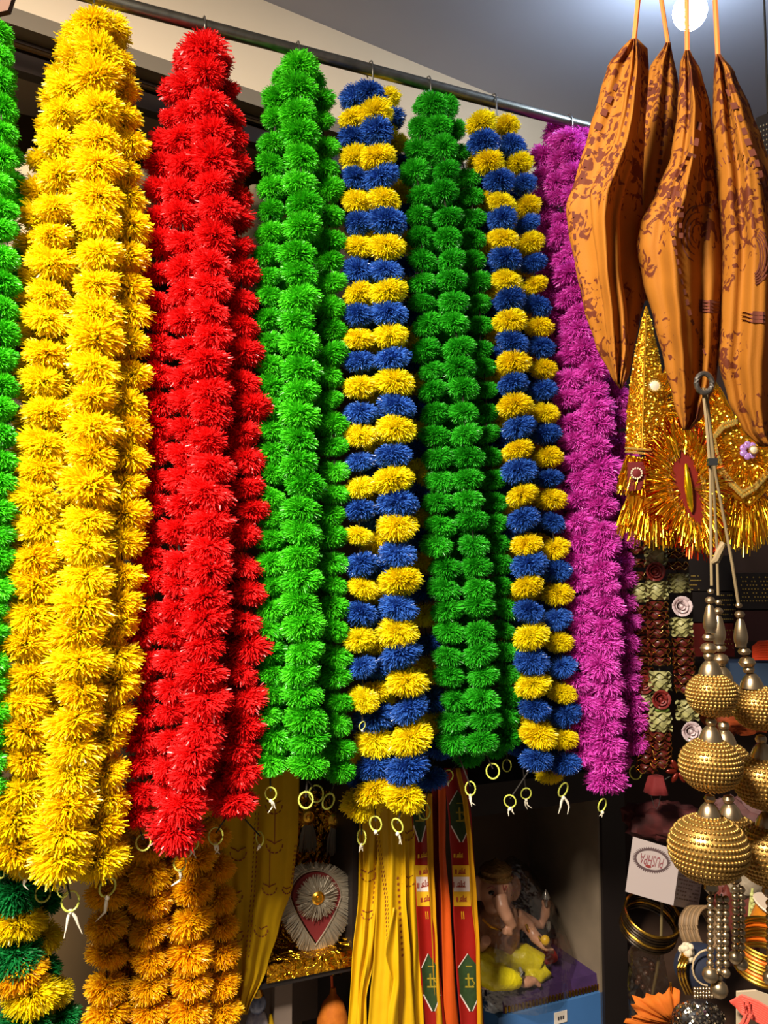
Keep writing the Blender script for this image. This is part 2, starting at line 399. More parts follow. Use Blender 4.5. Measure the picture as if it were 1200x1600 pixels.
strand('yellow garland, rear middle strand of the yellow bunch', 'yellow', [(148, 60), (126, 200), (118, 380), (112, 560), (106, 760), (96, 960), (84, 1150), (70, 1330)], .0, (58, 66), G, 46, hook=H['yellow'], ring=(98, 1392, 9), tail=0)
strand('yellow garland, rear right strand of the yellow bunch', 'yellow', [(168, 60), (180, 220), (184, 420), (176, 640), (168, 860), (160, 1080), (146, 1290)], -.03, (56, 64), G, 46, hook=H['yellow'])

G = 'red garlands of the second bunch'
strand('red garland, leftmost strand of the red bunch, beside the yellow bunch', 'red', [(292, 100), (268, 190), (252, 300), (246, 420), (247, 520), (245, 640), (240, 760), (232, 880), (226, 1000), (226, 1130), (214, 1276)], .0, (48, 54), G, 41, hook=H['red'], ring=(224, 1316, 11), tail=0)
strand('red garland, second strand from the left in the red bunch', 'red', [(302, 96), (288, 200), (284, 300), (292, 420), (294, 540), (290, 660), (284, 780), (280, 900), (272, 1020), (268, 1130), (262, 1240)], .035, (52, 54), G, 41, hook=H['red'], ring=(300, 1316, 10), tail=2)
strand('red garland, longest front strand of the red bunch', 'red', [(318, 84), (330, 160), (338, 260), (334, 400), (330, 520), (328, 640), (326, 760), (326, 880), (322, 1000), (318, 1110), (300, 1210), (272, 1296)], .075, (60, 68), G, 41, hook=H['red'], ring=(281, 1348, 10), tail=4)
strand('red garland, right hand strand of the red bunch, beside the green bunch', 'red', [(338, 96), (358, 180), (368, 280), (376, 400), (380, 530), (386, 680), (386, 800), (382, 920), (380, 1040), (376, 1150), (370, 1258)], .03, (46, 58), G, 42, hook=H['red'], ring=(337, 1306, 11), tail=2.5)
strand('red garland, rear middle strand of the red bunch', 'red', [(314, 110), (312, 260), (310, 460), (308, 660), (304, 860), (300, 1060), (318, 1230)], .0, (56, 60), G, 43, hook=H['red'])
strand('red garland, rear right strand of the red bunch', 'red', [(334, 110), (350, 300), (358, 520), (358, 740), (356, 960), (352, 1120), (352, 1255)], -.02, (50, 56), G, 43, hook=H['red'], ring=(406, 1310, 9), tail=1.5)

G = 'green garlands beside the red bunch'
strand('green garland, left strand of the green bunch beside the red garlands', 'green', [(444, 122), (430, 200), (422, 310), (419, 430), (421, 560), (425, 700), (425, 850), (422, 980), (424, 1090), (424, 1190)], .02, (44, 54), G, 35, hook=H['green'], ring=(423, 1240, 9), tail=3)
strand('green garland, plump front strand of the green bunch beside the red garlands', 'green', [(464, 104), (470, 190), (472, 300), (470, 430), (468, 560), (468, 680), (469, 800), (470, 920), (474, 1030), (478, 1110), (486, 1196)], .06, (56, 64), G, 37, hook=H['green'], ring=(478, 1250, 11), tail=0)
strand('green garland, right strand of the green bunch beside the blue and yellow garlands', 'green', [(484, 122), (504, 200), (513, 310), (516, 430), (517, 560), (519, 700), (520, 850), (522, 980), (526, 1090), (530, 1202)], .02, (44, 52), G, 36, hook=H['green'], ring=(513, 1252, 11), tail=0)
strand('green garland, shaded rear strand of the green bunch beside the red garlands', 'green', [(462, 130), (448, 260), (444, 460), (446, 700), (446, 940), (450, 1180)], -.03, (50, 54), G, 38, hook=H['green'], ring=(494, 1240, 11), tail=0)
strand('green garland, rear right strand of the green bunch beside the red garlands', 'green', [(472, 130), (494, 260), (496, 460), (496, 700), (498, 940), (506, 1180)], -.03, (48, 52), G, 38, hook=H['green'])

G = 'blue and yellow garlands between the two green bunches'
y, l = 'blue', 'lemon'
ex = [(556, 156, y), (550, 184, l), (554, 216, y), (556, 248, l), (557, 279, y), (558, 315, l), (560, 349, y), (562, 385, l), (560, 424, y), (562, 460, l), (560, 492, y), (560, 529, l), (562, 565, y), (562, 605, l), (564, 645, y), (564, 680, l), (562, 721, y), (564, 761, l), (563, 797, y), (560, 837, l), (565, 882, y), (567, 919, l), (564, 959, y), (562, 999, l), (565, 1042, y), (568, 1092, l)]
strand('blue and yellow garland, short left strand of the bunch between two green bunches', y, None, .03, (46, 50), G, explicit=ex, hook=H['yb1'], ring=(566, 1134, 6), tail=1.5)
ex = [(578, 146, y), (586, 178, l), (588, 206, y), (590, 247, l), (595, 277, y), (600, 313, l), (604, 347, y), (603, 386, l), (604, 424, y), (606, 457, l), (608, 490, y), (610, 525, l), (613, 561, y), (616, 598, l), (620, 634, y), (619, 670, l), (614, 711, y), (613, 751, l), (622, 787, y), (621, 823, l), (621, 865, y), (625, 908, l), (623, 949, y), (621, 988, l), (626, 1023, y), (636, 1066, l), (640, 1108, y), (642, 1154, l), (636, 1201, y), (632, 1246, l)]
strand('blue and yellow garland, long front strand of the bunch between two green bunches', y, None, .06, (52, 66), G, explicit=ex, hook=H['yb1'], ring=(621, 1290, 10), tail=3)
ex = [(602, 154, l), (612, 187, y), (617, 225, l), (622, 262, y), (626, 300, l), (632, 339, y), (628, 378, l), (632, 416, y), (636, 452, l), (638, 490, y), (638, 528, l), (640, 565, y), (640, 602, l), (642, 640, y), (644, 676, l), (646, 704, y), (650, 738, l), (650, 774, y), (652, 808, l), (654, 842, y), (656, 880, l), (660, 920, y), (663, 961, l), (667, 1006, y), (670, 1048, l), (675, 1092, y), (677, 1127, l), (681, 1168, y), (672, 1216, y)]
strand('blue and yellow garland, shaded right strand of the bunch between two green bunches', y, None, -.03, (44, 52), G, explicit=ex, hook=H['yb1'], ring=(663, 1268, 10), tail=0)
seq = []
for i in range(28):
    t = i / 27; seq.append((576 + 8 * math.sin(t * 3) + 8 * t, 190 + (1236 - 190) * t, (l, y)[(i + 1) % 2]))
strand('blue and yellow garland, rear left strand ending below the short one', y, None, -.005, (46, 62), G, explicit=seq, hook=H['yb1'], ring=(587, 1287, 10), tail=1.2)
seq = []
for i in range(27):
    t = i / 26; seq.append((596 - 8 * t - 38 * max(0, t - .8) * 3, 200 + (1256 - 200) * t, (y, l)[(i + 1) % 2]))
strand('blue and yellow garland, rearmost strand of the bunch between two green bunches', y, None, -.05, (48, 60), G, explicit=seq, hook=H['yb1'], ring=(565, 1308, 10), tail=2)

G = 'green garlands between the two blue and yellow bunches'
strand('green garland, left strand of the green bunch between two blue and yellow bunches', 'green2', [(664, 168), (650, 240), (653, 330), (660, 430), (668, 530), (676, 620), (684, 720), (690, 830), (697, 940), (703, 1050), (710, 1160)], .02, (42, 50), G, 34, hook=H['green2'], ring=(735, 1232, 9), tail=3)
strand('green garland, plump front strand of the green bunch between two blue and yellow bunches', 'green2', [(680, 164), (690, 240), (698, 330), (706, 430), (714, 530), (720, 620), (728, 720), (737, 830), (745, 940), (752, 1050), (755, 1160)], .05, (46, 52), G, 34, hook=H['green2'], ring=(770, 1205, 10), tail=0)
strand('green garland, right strand of the green bunch beside the last blue and yellow bunch', 'green2', [(698, 172), (722, 240), (734, 330), (743, 430), (751, 530), (757, 620), (766, 720), (775, 830), (783, 940), (789, 1050), (793, 1152)], .0, (38, 44), G, 34, hook=H['green2'], ring=(792, 1196, 8), tail=0)
strand('green garland, shaded rear strand between two blue and yellow bunches', 'green2', [(682, 180), (674, 320), (684, 520), (704, 740), (720, 960), (728, 1178)], -.04, (46, 50), G, 35, hook=H['green2'], ring=(700, 1212, 8), tail=1.5)
strand('green garland, rear right strand between two blue and yellow bunches', 'green2', [(694, 180), (712, 320), (730, 520), (748, 740), (762, 960), (772, 1165)], -.05, (44, 48), G, 35, hook=H['green2'])

G = 'blue and yellow garlands beside the magenta bunch'
ex = [(752, 193, l), (756, 224, y), (764, 254, l), (780, 283, y), (784, 317, l), (785, 343, y), (787, 373, l), (790, 404, y), (792, 439, l), (797, 469, y), (797, 502, l), (801, 535, y), (803, 566, l), (802, 600, y), (805, 634, l), (811, 667, y), (809, 703, l), (811, 736, y), (816, 773, l), (818, 811, y), (823, 850, l), (827, 883, y), (824, 916, l), (827, 956, y), (829, 994, l), (831, 1033, y), (832, 1070, l), (836, 1108, y), (841, 1147, l), (838, 1187, y)]
strand('blue and yellow garland, left front strand of the bunch beside the magenta garlands', y, None, .05, (46, 54), G, explicit=ex, hook=H['yb2'], ring=(797, 1252, 9), tail=2)
ex = [(792, 196, l), (800, 227, y), (811, 256, l), (819, 287, y), (825, 322, l), (824, 350, y), (828, 380, l), (833, 411, y), (835, 445, l), (839, 478, y), (842, 511, l), (845, 543, y), (849, 577, l), (848, 610, y), (852, 645, l), (853, 678, y), (857, 714, l), (858, 748, y), (861, 780, l), (863, 816, y), (866, 857, l), (869, 892, y), (871, 928, l), (869, 967, y), (873, 1003, l), (878, 1041, y), (877, 1082, l), (884, 1117, y), (880, 1155, l), (883, 1193, y)]
strand('blue and yellow garland, right front strand of the bunch beside the magenta garlands', y, None, .03, (40, 46), G, explicit=ex, hook=H['yb2'], ring=(880, 1234, 10), tail=4)
seq = []
for i in range(28):
    t = i / 27; seq.append((750 + 62 * t, 250 + (1165 - 250) * t, (l, y)[i % 2]))
strand('blue and yellow garland, shaded rear left strand beside the green bunch', y, None, -.03, (44, 46), G, explicit=seq, hook=H['yb2'], ring=(822, 1240, 8), tail=3)
seq = []
for i in range(28):
    t = i / 27; seq.append((800 + 58 * t, 240 + (1206 - 240) * t, (y, l)[i % 2]))
strand('blue and yellow garland, rear right strand beside the magenta garlands', y, None, -.035, (42, 48), G, explicit=seq, hook=H['yb2'])

G = 'magenta garlands of the last bunch'
strand('magenta garland, left strand of the magenta bunch', 'magenta', [(876, 218), (872, 280), (876, 342), (881, 404), (886, 470), (889, 540), (892, 620), (896, 700), (901, 790), (903, 870), (906, 960), (907, 1040), (909, 1110), (916, 1188)], .02, (40, 46), G, 31, hook=H['mag'], ring=(930, 1176, 8), tail=2)
strand('magenta garland, long front strand of the magenta bunch', 'magenta', [(892, 212), (898, 290), (902, 380), (906, 470), (914, 560), (928, 620), (934, 700), (938, 790), (941, 880), (945, 960), (942, 1040), (945, 1120), (950, 1180), (953, 1222)], .045, (46, 56), G, 31, hook=H['mag'], ring=(941, 1258, 9), tail=1.5)
strand('magenta garland, shaded right strand of the magenta bunch beside the gold crowns', 'magenta', [(906, 216), (925, 300), (938, 400), (948, 500), (960, 600), (968, 690), (968, 780), (971, 860), (975, 940), (978, 1020), (984, 1090), (990, 1160)], -.005, (40, 48), G, 31, hook=H['mag'], ring=(993, 1207, 9), tail=0)
strand('magenta garland, shaded rear left strand of the magenta bunch', 'magenta', [(870, 216), (852, 260), (850, 330), (862, 420), (874, 540), (884, 680), (890, 820), (896, 960), (902, 1090), (906, 1170)], -.035, (42, 44), G, 31, hook=H['mag'])
strand('magenta garland, rear middle strand of the magenta bunch', 'magenta', [(890, 222), (906, 320), (916, 440), (924, 580), (934, 720), (940, 860), (948, 1000), (956, 1120), (954, 1190)], -.035, (44, 46), G, 32, hook=H['mag'])
# ------------------------------------------------------------------ garlands standing further back, below
G = 'orange garlands hanging behind the red and yellow bunches'
def oranges(label, xs, off, wd, ring=None):
    strand(label, 'orange', None, off, wd, G, explicit=[(x, yy, 'orange') for x, yy in xs], hook=B(xs[0][0], xs[0][1] - 30, off))
oranges('orange garland, leftmost of the orange garlands under the yellow bunch', [(176, 1262), (172, 1304), (170, 1350), (170, 1397), (167, 1446), (167, 1491), (167, 1543), (168, 1585), (168, 1628)], -.10, (64, 70))
oranges('orange garland, second of the orange garlands, under the red bunch', [(236, 1242), (234, 1284), (232, 1326), (234, 1367), (234, 1409), (232, 1454), (234, 1499), (232, 1540), (234, 1578), (234, 1618)], -.09, (62, 66))
oranges('orange garland, third of the orange garlands, under the red bunch', [(308, 1254), (306, 1300), (303, 1345), (300, 1390), (298, 1439), (296, 1487), (298, 1532), (294, 1577), (294, 1620)], -.09, (66, 66))
oranges('orange garland, rightmost of the orange garlands, touching the yellow stole', [(326, 1270), (330, 1312), (334, 1355), (338, 1402), (343, 1445), (345, 1488), (347, 1536), (348, 1582), (350, 1624)], -.12, (58, 62))
oranges('orange garland, shaded strand between the first two orange garlands', [(200, 1290), (200, 1335), (198, 1380), (199, 1425), (200, 1470), (200, 1515), (202, 1560), (202, 1605)], -.15, (58, 60))
oranges('orange garland, shaded strand between the second and third orange garlands', [(268, 1290), (268, 1335), (266, 1380), (266, 1425), (266, 1470), (266, 1515), (264, 1560), (262, 1605)], -.15, (58, 60))
G = 'green and yellow garlands in the lower left corner'
strand('green and yellow garland in the lower left corner, front strand', 'teal', None, -.14, (78, 80), G, explicit=[(22, 1300, 'lemon'), (24, 1345, 'teal'), (26, 1396, 'teal'), (28, 1444, 'lemon'), (24, 1492, 'teal'), (30, 1520, 'orange'), (50, 1556, 'lemon'), (40, 1600, 'teal'), (40, 1640, 'lemon')], hook=B(22, 1270, -.14))
strand('green and yellow garland in the lower left corner, right strand', 'teal', None, -.18, (56, 62), G, explicit=[(60, 1330, 'lemon'), (62, 1370, 'teal'), (64, 1412, 'teal'), (66, 1462, 'lemon'), (62, 1514, 'teal'), (82, 1552, 'lemon'), (96, 1590, 'teal'), (96, 1630, 'lemon')], hook=B(60, 1300, -.18))

# ------------------------------------------------------------------ cloth
def drape(name, left, right, off, m, folds, par=None, rows=None, n=22, solid=.0008, plane=B, label=None):
    y0, y1 = left[0][1], left[-1][1]; rows = rows or max(6, int((y1 - y0) / 9))
    def surf(x, yy, out=0.0):
        a, c = interp(left, yy), interp(right, yy); u = (x - a) / max(1e-3, c - a)
        d = sum(am * math.sin(6.2832 * fr * u + ph + k * (yy - y0)) for fr, am, ph, k in folds)
        return plane(x, yy, off + d + out)
    b = MB(); vs = []
    for i in range(rows + 1):
        yy = y0 + (y1 - y0) * i / rows; a, c = interp(left, yy), interp(right, yy)
        for j in range(n + 1): vs.append(surf(a + (c - a) * j / n, yy))
    b.add(vs, [(i * (n + 1) + j, (i + 1) * (n + 1) + j, (i + 1) * (n + 1) + j + 1, i * (n + 1) + j + 1) for i in range(rows) for j in range(n)])
    o = b.build(name, m, par, solid=solid, label=label, sharp=None)
    return o, surf
def stroke(b, surf, pts, w, out=.0014, nrm=None):
    q = []
    for (x0, y0), (x1, y1) in zip(pts, pts[1:]):
        k = max(1, int(math.hypot(x1 - x0, y1 - y0) / 4))
        q += [surf(x0 + (x1 - x0) * i / k, y0 + (y1 - y0) * i / k, out) for i in range(k)]
    q.append(surf(pts[-1][0], pts[-1][1], out))
    b.ribbon(q, w * mpp(q[0]), nrm or BN)
def panel(b, surf, pts_l, pts_r, y0, y1, out=.0012, n=6):
    vs = []; rows = max(2, int((y1 - y0) / 5))
    for i in range(rows + 1):
        yy = y0 + (y1 - y0) * i / rows; a, c = interp(pts_l, yy), interp(pts_r, yy)
        for j in range(n + 1): vs.append(surf(a + (c - a) * j / n, yy, out))
    b.add(vs, [(i * (n + 1) + j, (i + 1) * (n + 1) + j, (i + 1) * (n + 1) + j + 1, i * (n + 1) + j + 1) for i in range(rows) for j in range(n)])
M_ystole = cloth_mat('yellow_stole', S(226, 184, 6), S(204, 158, 0), .25)
M_ysilk = cloth_mat('yellow_silk', S(240, 196, 10), S(220, 170, 0), .25, rough=.5, spec=.5)
M_print = mat('red_brown_print', S(128, 56, 8), .8)
M_rband = cloth_mat('red_band', S(172, 24, 14), S(140, 14, 8), .15, rough=.4, spec=.5)
M_oband = cloth_mat('orange_band', S(226, 92, 14), S(206, 76, 8), .2, rough=.45, spec=.5)
M_yband = mat('yellow_band_print', S(222, 166, 12), .6)
M_gband = mat('green_band_print', S(40, 66, 26), .6, noise=.4, nscale=120)
M_wband = mat('white_band_print', S(224, 206, 196), .6)

# printed yellow stole between the orange garlands and the gold badge
st = thing('printed_stole', B(400, 1570, -.16), 'wide yellow printed stole draped between the orange garlands and silver badge', 'stole')
L_ = [(318, 1190), (316, 1300), (322, 1420), (340, 1500), (352, 1560), (370, 1585)]; R_ = [(468, 1190), (466, 1300), (458, 1380), (436, 1450), (418, 1510), (386, 1585)]
o, sf = drape('cloth', L_, R_, -.15, M_ystole, [(1.6, .010, .4, .004), (4.2, .0045, 1.0, .01), (7, .002, 0, -.01)], st, n=60)
b = MB()
def dots(b, surf, p, q, n, off, w=1.6, ln=4):
    for i in range(n):
        t = i / n; x = p[0] + (q[0] - p[0]) * t; yy = p[1] + (q[1] - p[1]) * t
        for s in (-off, off): stroke(b, surf, [(x + s, yy), (x + s - .8, yy + ln)], w)
dots(b, sf, (402, 1270), (396, 1390), 16, 2.5); dots(b, sf, (396, 1390), (386, 1500), 14, 2.5); dots(b, sf, (462, 1320), (456, 1385), 9, 1.2)
def leaf(b, surf, x, yy, s, stem=None):
    stroke(b, surf, [(x - 12 * s, yy - 4 * s), (x - 3 * s, yy), (x, yy + 3 * s), (x + 3 * s, yy), (x + 12 * s, yy - 4 * s)], 1.8)
    for k in (-1, 1):
        for (a0, a1) in ((.0, .28), (.4, .65), (.75, 1.0)):
            f = lambda a: (x + k * 13 * s * math.cos(a * 1.5), yy + 3 * s + 14 * s * math.sin(a * 1.5))
            stroke(b, surf, [f(a0), f(a1)], 2.2)
    if stem: stroke(b, surf, [(x, yy + 2), (x + .5, yy - stem * .5), (x + 1, yy - stem)], 1.5)
leaf(b, sf, 428, 1255, 1.0); leaf(b, sf, 429, 1316, 1.0, 60); leaf(b, sf, 421, 1384, .85, 60); leaf(b, sf, 372, 1328, 1.0); leaf(b, sf, 366, 1396, 1.0); leaf(b, sf, 408, 1450, .8); leaf(b, sf, 370, 1458, .8); leaf(b, sf, 448, 1388, .5)
b.build('printed_motif', M_print, st, kind='stuff')

G = 'yellow stoles hanging between the silver badge and the red bands'
def ystole(label, L_, R_, off, folds, m=None):
    o, sf = drape('yellow_stole', L_, R_, off, m or M_ysilk, folds)
    tag(o, label, 'stole', G); return o, sf
ystole('narrow yellow stole beside the gold foil, leftmost of the hanging yellow stoles', [(562, 1240), (560, 1400), (550, 1500), (542, 1640)], [(584, 1240), (580, 1400), (574, 1500), (566, 1640)], -.14, [(1.2, .004, 0, .01)])
yst, sf = ystole('yellow stole with twisted crumpled end, second of the hanging yellow stoles', [(566, 1240), (568, 1380), (566, 1470), (560, 1530), (556, 1640)], [(598, 1240), (592, 1380), (588, 1440), (584, 1500), (572, 1560), (574, 1640)], -.12, [(1.5, .006, .5, .03), (3, .002, 0, .02)])
b = MB(); dots(b, sf, (588, 1340), (583, 1415), 10, 0.1)
leaf(b, sf, 575, 1362, .9); leaf(b, sf, 574, 1425, .7)
b.build('printed_motif', M_print, yst, kind='stuff')
yst, sf = ystole('broad yellow stole with a dotted border, middle of the hanging yellow stoles', [(584, 1240), (590, 1340), (588, 1420), (584, 1500), (578, 1560), (572, 1640)], [(632, 1240), (634, 1400), (642, 1500), (652, 1640)], -.115, [(1.8, .006, 1.2, .006), (4, .002, 0, .01)])
b = MB(); dots(b, sf, (590, 1300), (604, 1400), 15, 1.8); dots(b, sf, (604, 1400), (608, 1490), 14, 1.8); dots(b, sf, (622, 1370), (630, 1500), 14, .8); b.build('printed_motif', M_print, yst, kind='stuff')
ystole('bright folded yellow stole end in front of the dotted one', [(614, 1418), (606, 1460), (602, 1490), (612, 1530), (606, 1580), (604, 1640)], [(620, 1418), (622, 1460), (623, 1500), (624, 1540), (622, 1580), (622, 1640)], -.095, [(.8, .005, 0, .03)])
yst, sf = ystole('yellow stole with leaf print touching the red band', [(622, 1240), (634, 1380), (642, 1480), (646, 1640)], [(646, 1240), (650, 1380), (656, 1480), (664, 1640)], -.125, [(1.0, .005, .4, .02)])
b = MB(); leaf(b, sf, 638, 1370, .9); leaf(b, sf, 636, 1300, .8); b.build('printed_motif', M_print, yst, kind='stuff')

G = 'red and orange religious bands'
def rband(label, L_, R_, off, tilt):
    t = thing('printed_band', B(L_[-1][0], L_[-1][1], off), label, 'band', G)
    o, sf = drape('cloth', L_, R_, off, M_rband, [(.9, .004, .6, .008)], t, n=16)
    return t, sf
def fn(L_, dx): return [(x + dx, yy) for x, yy in L_]
def glyphs(b, sf, x, yy, s, sl):
    # letters standing on their head line, as the band hangs upside down
    f = lambda u, v: (x + u * s, yy + v * s - u * s * sl)
    stroke(b, sf, [f(-3, 5), f(12, 5)], 1.5, .0022)
    stroke(b, sf, [f(10, 5), f(10.5, -4)], 1.6, .0022); stroke(b, sf, [f(10, 0), f(7.4, -1), f(7.2, 3), f(9.8, 4)], 1.4, .0022)
    stroke(b, sf, [f(5, 5), f(5, -6)], 1.6, .0022)
    stroke(b, sf, [f(2.6, 5), f(2.4, -2), f(-.4, -1), f(-.6, 3), f(2.2, 3.4)], 1.5, .0022)
    stroke(b, sf, [f(-6, 6), f(-6, -3)], 1.5, .0022); stroke(b, sf, [f(-8, 6), f(-8, -3)], 1.5, .0022)
for (lab, L_, R_, off, sl, xc, gx, dgl, dgr) in (
    ('red printed band with white lettered panel beside the yellow stoles', [(642, 1240), (646, 1330), (650, 1410), (654, 1480), (658, 1540), (664, 1640)], [(666, 1240), (668, 1330), (672, 1410), (682, 1480), (692, 1560), (702, 1640)], -.125, .18, 660, 659, (655, 1500), (688, 1590)),
    ('red printed band with white lettered panel beside the figurine cubby', [(694, 1200), (702, 1300), (706, 1360), (708, 1420), (712, 1500), (722, 1640)], [(730, 1200), (738, 1300), (742, 1360), (744, 1420), (750, 1500), (758, 1640)], -.125, 0., 718, 717, (715, 1480), (745, 1580))):
    t, sf = rband(lab, L_, R_, off, sl)
    b = MB(); panel(b, sf, fn(L_, 1), fn(R_, -8 if sl == 0 else -1), 1352, 1416); b.build('yellow_panel', M_yband, t)
    b = MB(); panel(b, sf, fn(L_, 2), fn(R_, -9 if sl == 0 else -2), 1370, 1393, .0017); b.build('white_panel', M_wband, t)
    b = MB(); x0 = L_[2][0] + 10
    glyphs(b, sf, x0, 1381, .95, sl); glyphs(b, sf, x0 + 2, 1361, .8, sl); glyphs(b, sf, x0 + 4, 1404, .8, sl); b.build('lettering', mat('band_lettering', S(150, 44, 20), .7), t, kind='stuff')
    b = MB(); glyphs(b, sf, x0 - 1, 1336, .7, sl); stroke(b, sf, [(x0 + 5, 1424), (x0 + 6, 1436)], 1.4, .002); stroke(b, sf, [(x0 + 8, 1424), (x0 + 9, 1436)], 1.4, .002); b.build('lettering', M_yband, t, kind='stuff')
    # pointed green panels with a pale outline
    for (ya, yb_) in ((1235, 1316), (1490, 1580)):
        ym = (ya + yb_) / 2; c = lambda yy: (interp(L_, yy) + interp(R_, yy)) / 2; hw = lambda yy: (interp(R_, yy) - interp(L_, yy)) / 2 * .82
        pl = [(c(ya), ya), (c(ya + 22) - hw(ya + 22), ya + 22), (c(yb_ - 26) - hw(yb_ - 26), yb_ - 26), (c(yb_) - 2, yb_)]
        pr = [(c(ya) + 1, ya), (c(ya + 22) + hw(ya + 22), ya + 22), (c(yb_ - 26) + hw(yb_ - 26), yb_ - 26), (c(yb_) + 2, yb_)]
        b = MB(); panel(b, sf, pl, pr, ya, yb_, .0015); gp = b.build('green_panel', M_gband, t)
        b = MB(); stroke(b, sf, pl[:2][::-1], 1.6, .002); stroke(b, sf, pl[2:], 2, .002); stroke(b, sf, pr[2:], 2, .002); b.build('pale_outline', M_wband, gp, kind='stuff')
        b = MB(); k = c(ym)
        stroke(b, sf, [(k - 6, ym - 6), (k + 7, ym - 6)], 2.5, .0022); stroke(b, sf, [(k - 6, ym + 7), (k + 8, ym + 7)], 2.5, .0022); stroke(b, sf, [(k - 1, ym - 14), (k, ym + 6)], 4, .0022); stroke(b, sf, [(k + 5, ym - 4), (k + 9, ym + 2), (k + 5, ym + 6)], 2, .0022)
        stroke(b, sf, [(k - 5, ya + 20), (k + 5, ya + 20)], 1.6, .0022); b.build('emblem', mat('olive_emblem', S(150, 130, 24), .6), gp, kind='stuff')
def oband(label, L_, R_, off, m, cat='ribbon', grp=G):
    o, sf = drape('ribbon', L_, R_, off, m, [(.8, .003, .3, .012)], n=8); tag(o, label, cat, grp); return o
M_yrib = cloth_mat('yellow_ribbon', S(222, 162, 10), S(196, 136, 0), .2)
oband('yellow ribbon hanging beside the left lettered red band', [(665, 1240), (668, 1340), (673, 1420), (676, 1500), (684, 1640)], [(675, 1240), (677, 1340), (681, 1420), (685, 1500), (694, 1640)], -.12, M_yrib)
oband('dark red ribbon between the yellow and the orange ribbons', [(674, 1210), (676, 1340), (681, 1440), (686, 1640)], [(692, 1210), (692, 1340), (696, 1440), (704, 1640)], -.135, cloth_mat('maroon_ribbon', S(112, 18, 8), S(84, 10, 6), .1))
oband('bright orange ribbon hanging between the two lettered red bands', [(684, 1210), (686, 1330), (690, 1420), (692, 1520), (696, 1640)], [(697, 1210), (696, 1330), (704, 1420), (710, 1520), (720, 1640)], -.122, M_oband)
oband('yellow ribbon crossing the right edge of the right lettered band', [(712, 1200), (724, 1260), (731, 1320), (736, 1400), (744, 1480), (746, 1640)], [(719, 1200), (732, 1260), (738, 1320), (745, 1400), (750, 1480), (756, 1640)], -.114, M_yrib)

# ------------------------------------------------------------------ gold foil box with the silver fringed badge
def foil(name, c1, c2, scale=26, rough=.16, strength=1.0):
    m, nt, bs = nodes_of(name); N = nt.nodes; L = nt.links
    tc = N.new('ShaderNodeTexCoord'); v = N.new('ShaderNodeTexVoronoi'); v.inputs['Scale'].default_value = scale; v.feature = 'SMOOTH_F1'; L.new(tc.outputs['Object'], v.inputs['Vector'])
    n = N.new('ShaderNodeTexNoise'); n.inputs['Scale'].default_value = scale * 1.5; n.inputs['Distortion'].default_value = 1.5; L.new(tc.outputs['Object'], n.inputs['Vector'])
    ad = N.new('ShaderNodeMath'); ad.operation = 'ADD'; L.new(v.outputs['Distance'], ad.inputs[0]); L.new(n.outputs['Fac'], ad.inputs[1])
    bp = N.new('ShaderNodeBump'); bp.inputs['Strength'].default_value = strength; bp.inputs['Distance'].default_value = .02; L.new(ad.outputs[0], bp.inputs['Height']); L.new(bp.outputs['Normal'], bs.inputs['Normal'])
    mx = N.new('ShaderNodeMix'); mx.data_type = 'RGBA'; mx.inputs[6].default_value = c1; mx.inputs[7].default_value = c2; L.new(n.outputs['Fac'], mx.inputs['Factor']); L.new(mx.outputs[2], bs.inputs['Base Color'])
    bs.inputs['Metallic'].default_value = 1; bs.inputs['Roughness'].default_value = rough
    return m
M_foil = foil('gold_foil', S(212, 140, 10), S(250, 190, 40))
M_gold = mat('gold_metal', S(238, 184, 60), .28, 1.0)
M_tinsel = mat('gold_tinsel', S(255, 196, 40), .25, 1.0)
M_rtinsel = mat('red_tinsel', S(214, 60, 20), .25, 1.0)
M_silver = mat('silver_fringe', S(150, 138, 118), .5, .5)
M_glit = foil('gold_glitter', S(255, 196, 30), S(220, 150, 10), 420, .2, 1.0)
M_maroon = mat('maroon_cloth', S(110, 22, 22), .8)
def fan(b, c, ex, ez, r0, r1, a0, a1, n, w, nrm, jit=.1, lift=.004):
    """thin strips radiating in the plane ex / ez"""
    for i in range(n):
        a = a0 + (a1 - a0) * (i + R()) / n; d = ex * math.cos(a) + ez * math.sin(a); k = 1 + U(-jit, jit)
        b.ribbon([c + d * r0 + nrm * U(0, lift), c + d * (r0 + r1 * k) / 2 + nrm * U(lift * .5, lift * 2), c + d * r1 * k + nrm * U(-lift, lift)], w, (nrm + d.cross(nrm) * U(-.7, .7)).normalized())
fb = thing('foil_box', B(495, 1522, -.2), 'gold foil lined box holding the silver fringed badge', 'box')
q = lambda x, yy, o: B(x, yy, o)
b = MB(); b.hexa([q(426, 1236, -.30), q(560, 1236, -.30), q(560, 1524, -.30), q(428, 1524, -.30), q(426, 1236, -.31), q(560, 1236, -.31), q(560, 1524, -.31), q(428, 1524, -.31)]); b.build('backing', M_foil, fb, smooth=False)
b = MB(); z0 = B(490, 1522, -.16).z; z1 = B(490, 1496, -.16).z; ta = tpx(424, -.16); tb = tpx(552, -.16)
b.hexa([bl(ta, -.16, z0), bl(tb, -.16, z0), bl(tb, -.16, z1), bl(ta, -.16, z1), bl(ta, -.31, z0), bl(tb, -.31, z0), bl(tb, -.31, z1 + .03), bl(ta, -.31, z1 + .03)]); b.build('tray', M_foil, fb, smooth=False)
bbox(tb, tb + .012, -.16, -.31, z0, z0 + .42).build('black_edge', M_black, fb, smooth=False)
bd = thing('fringed_badge', B(488, 1500, -.19), 'red teardrop badge with silver fringe on the gold foil', 'badge')
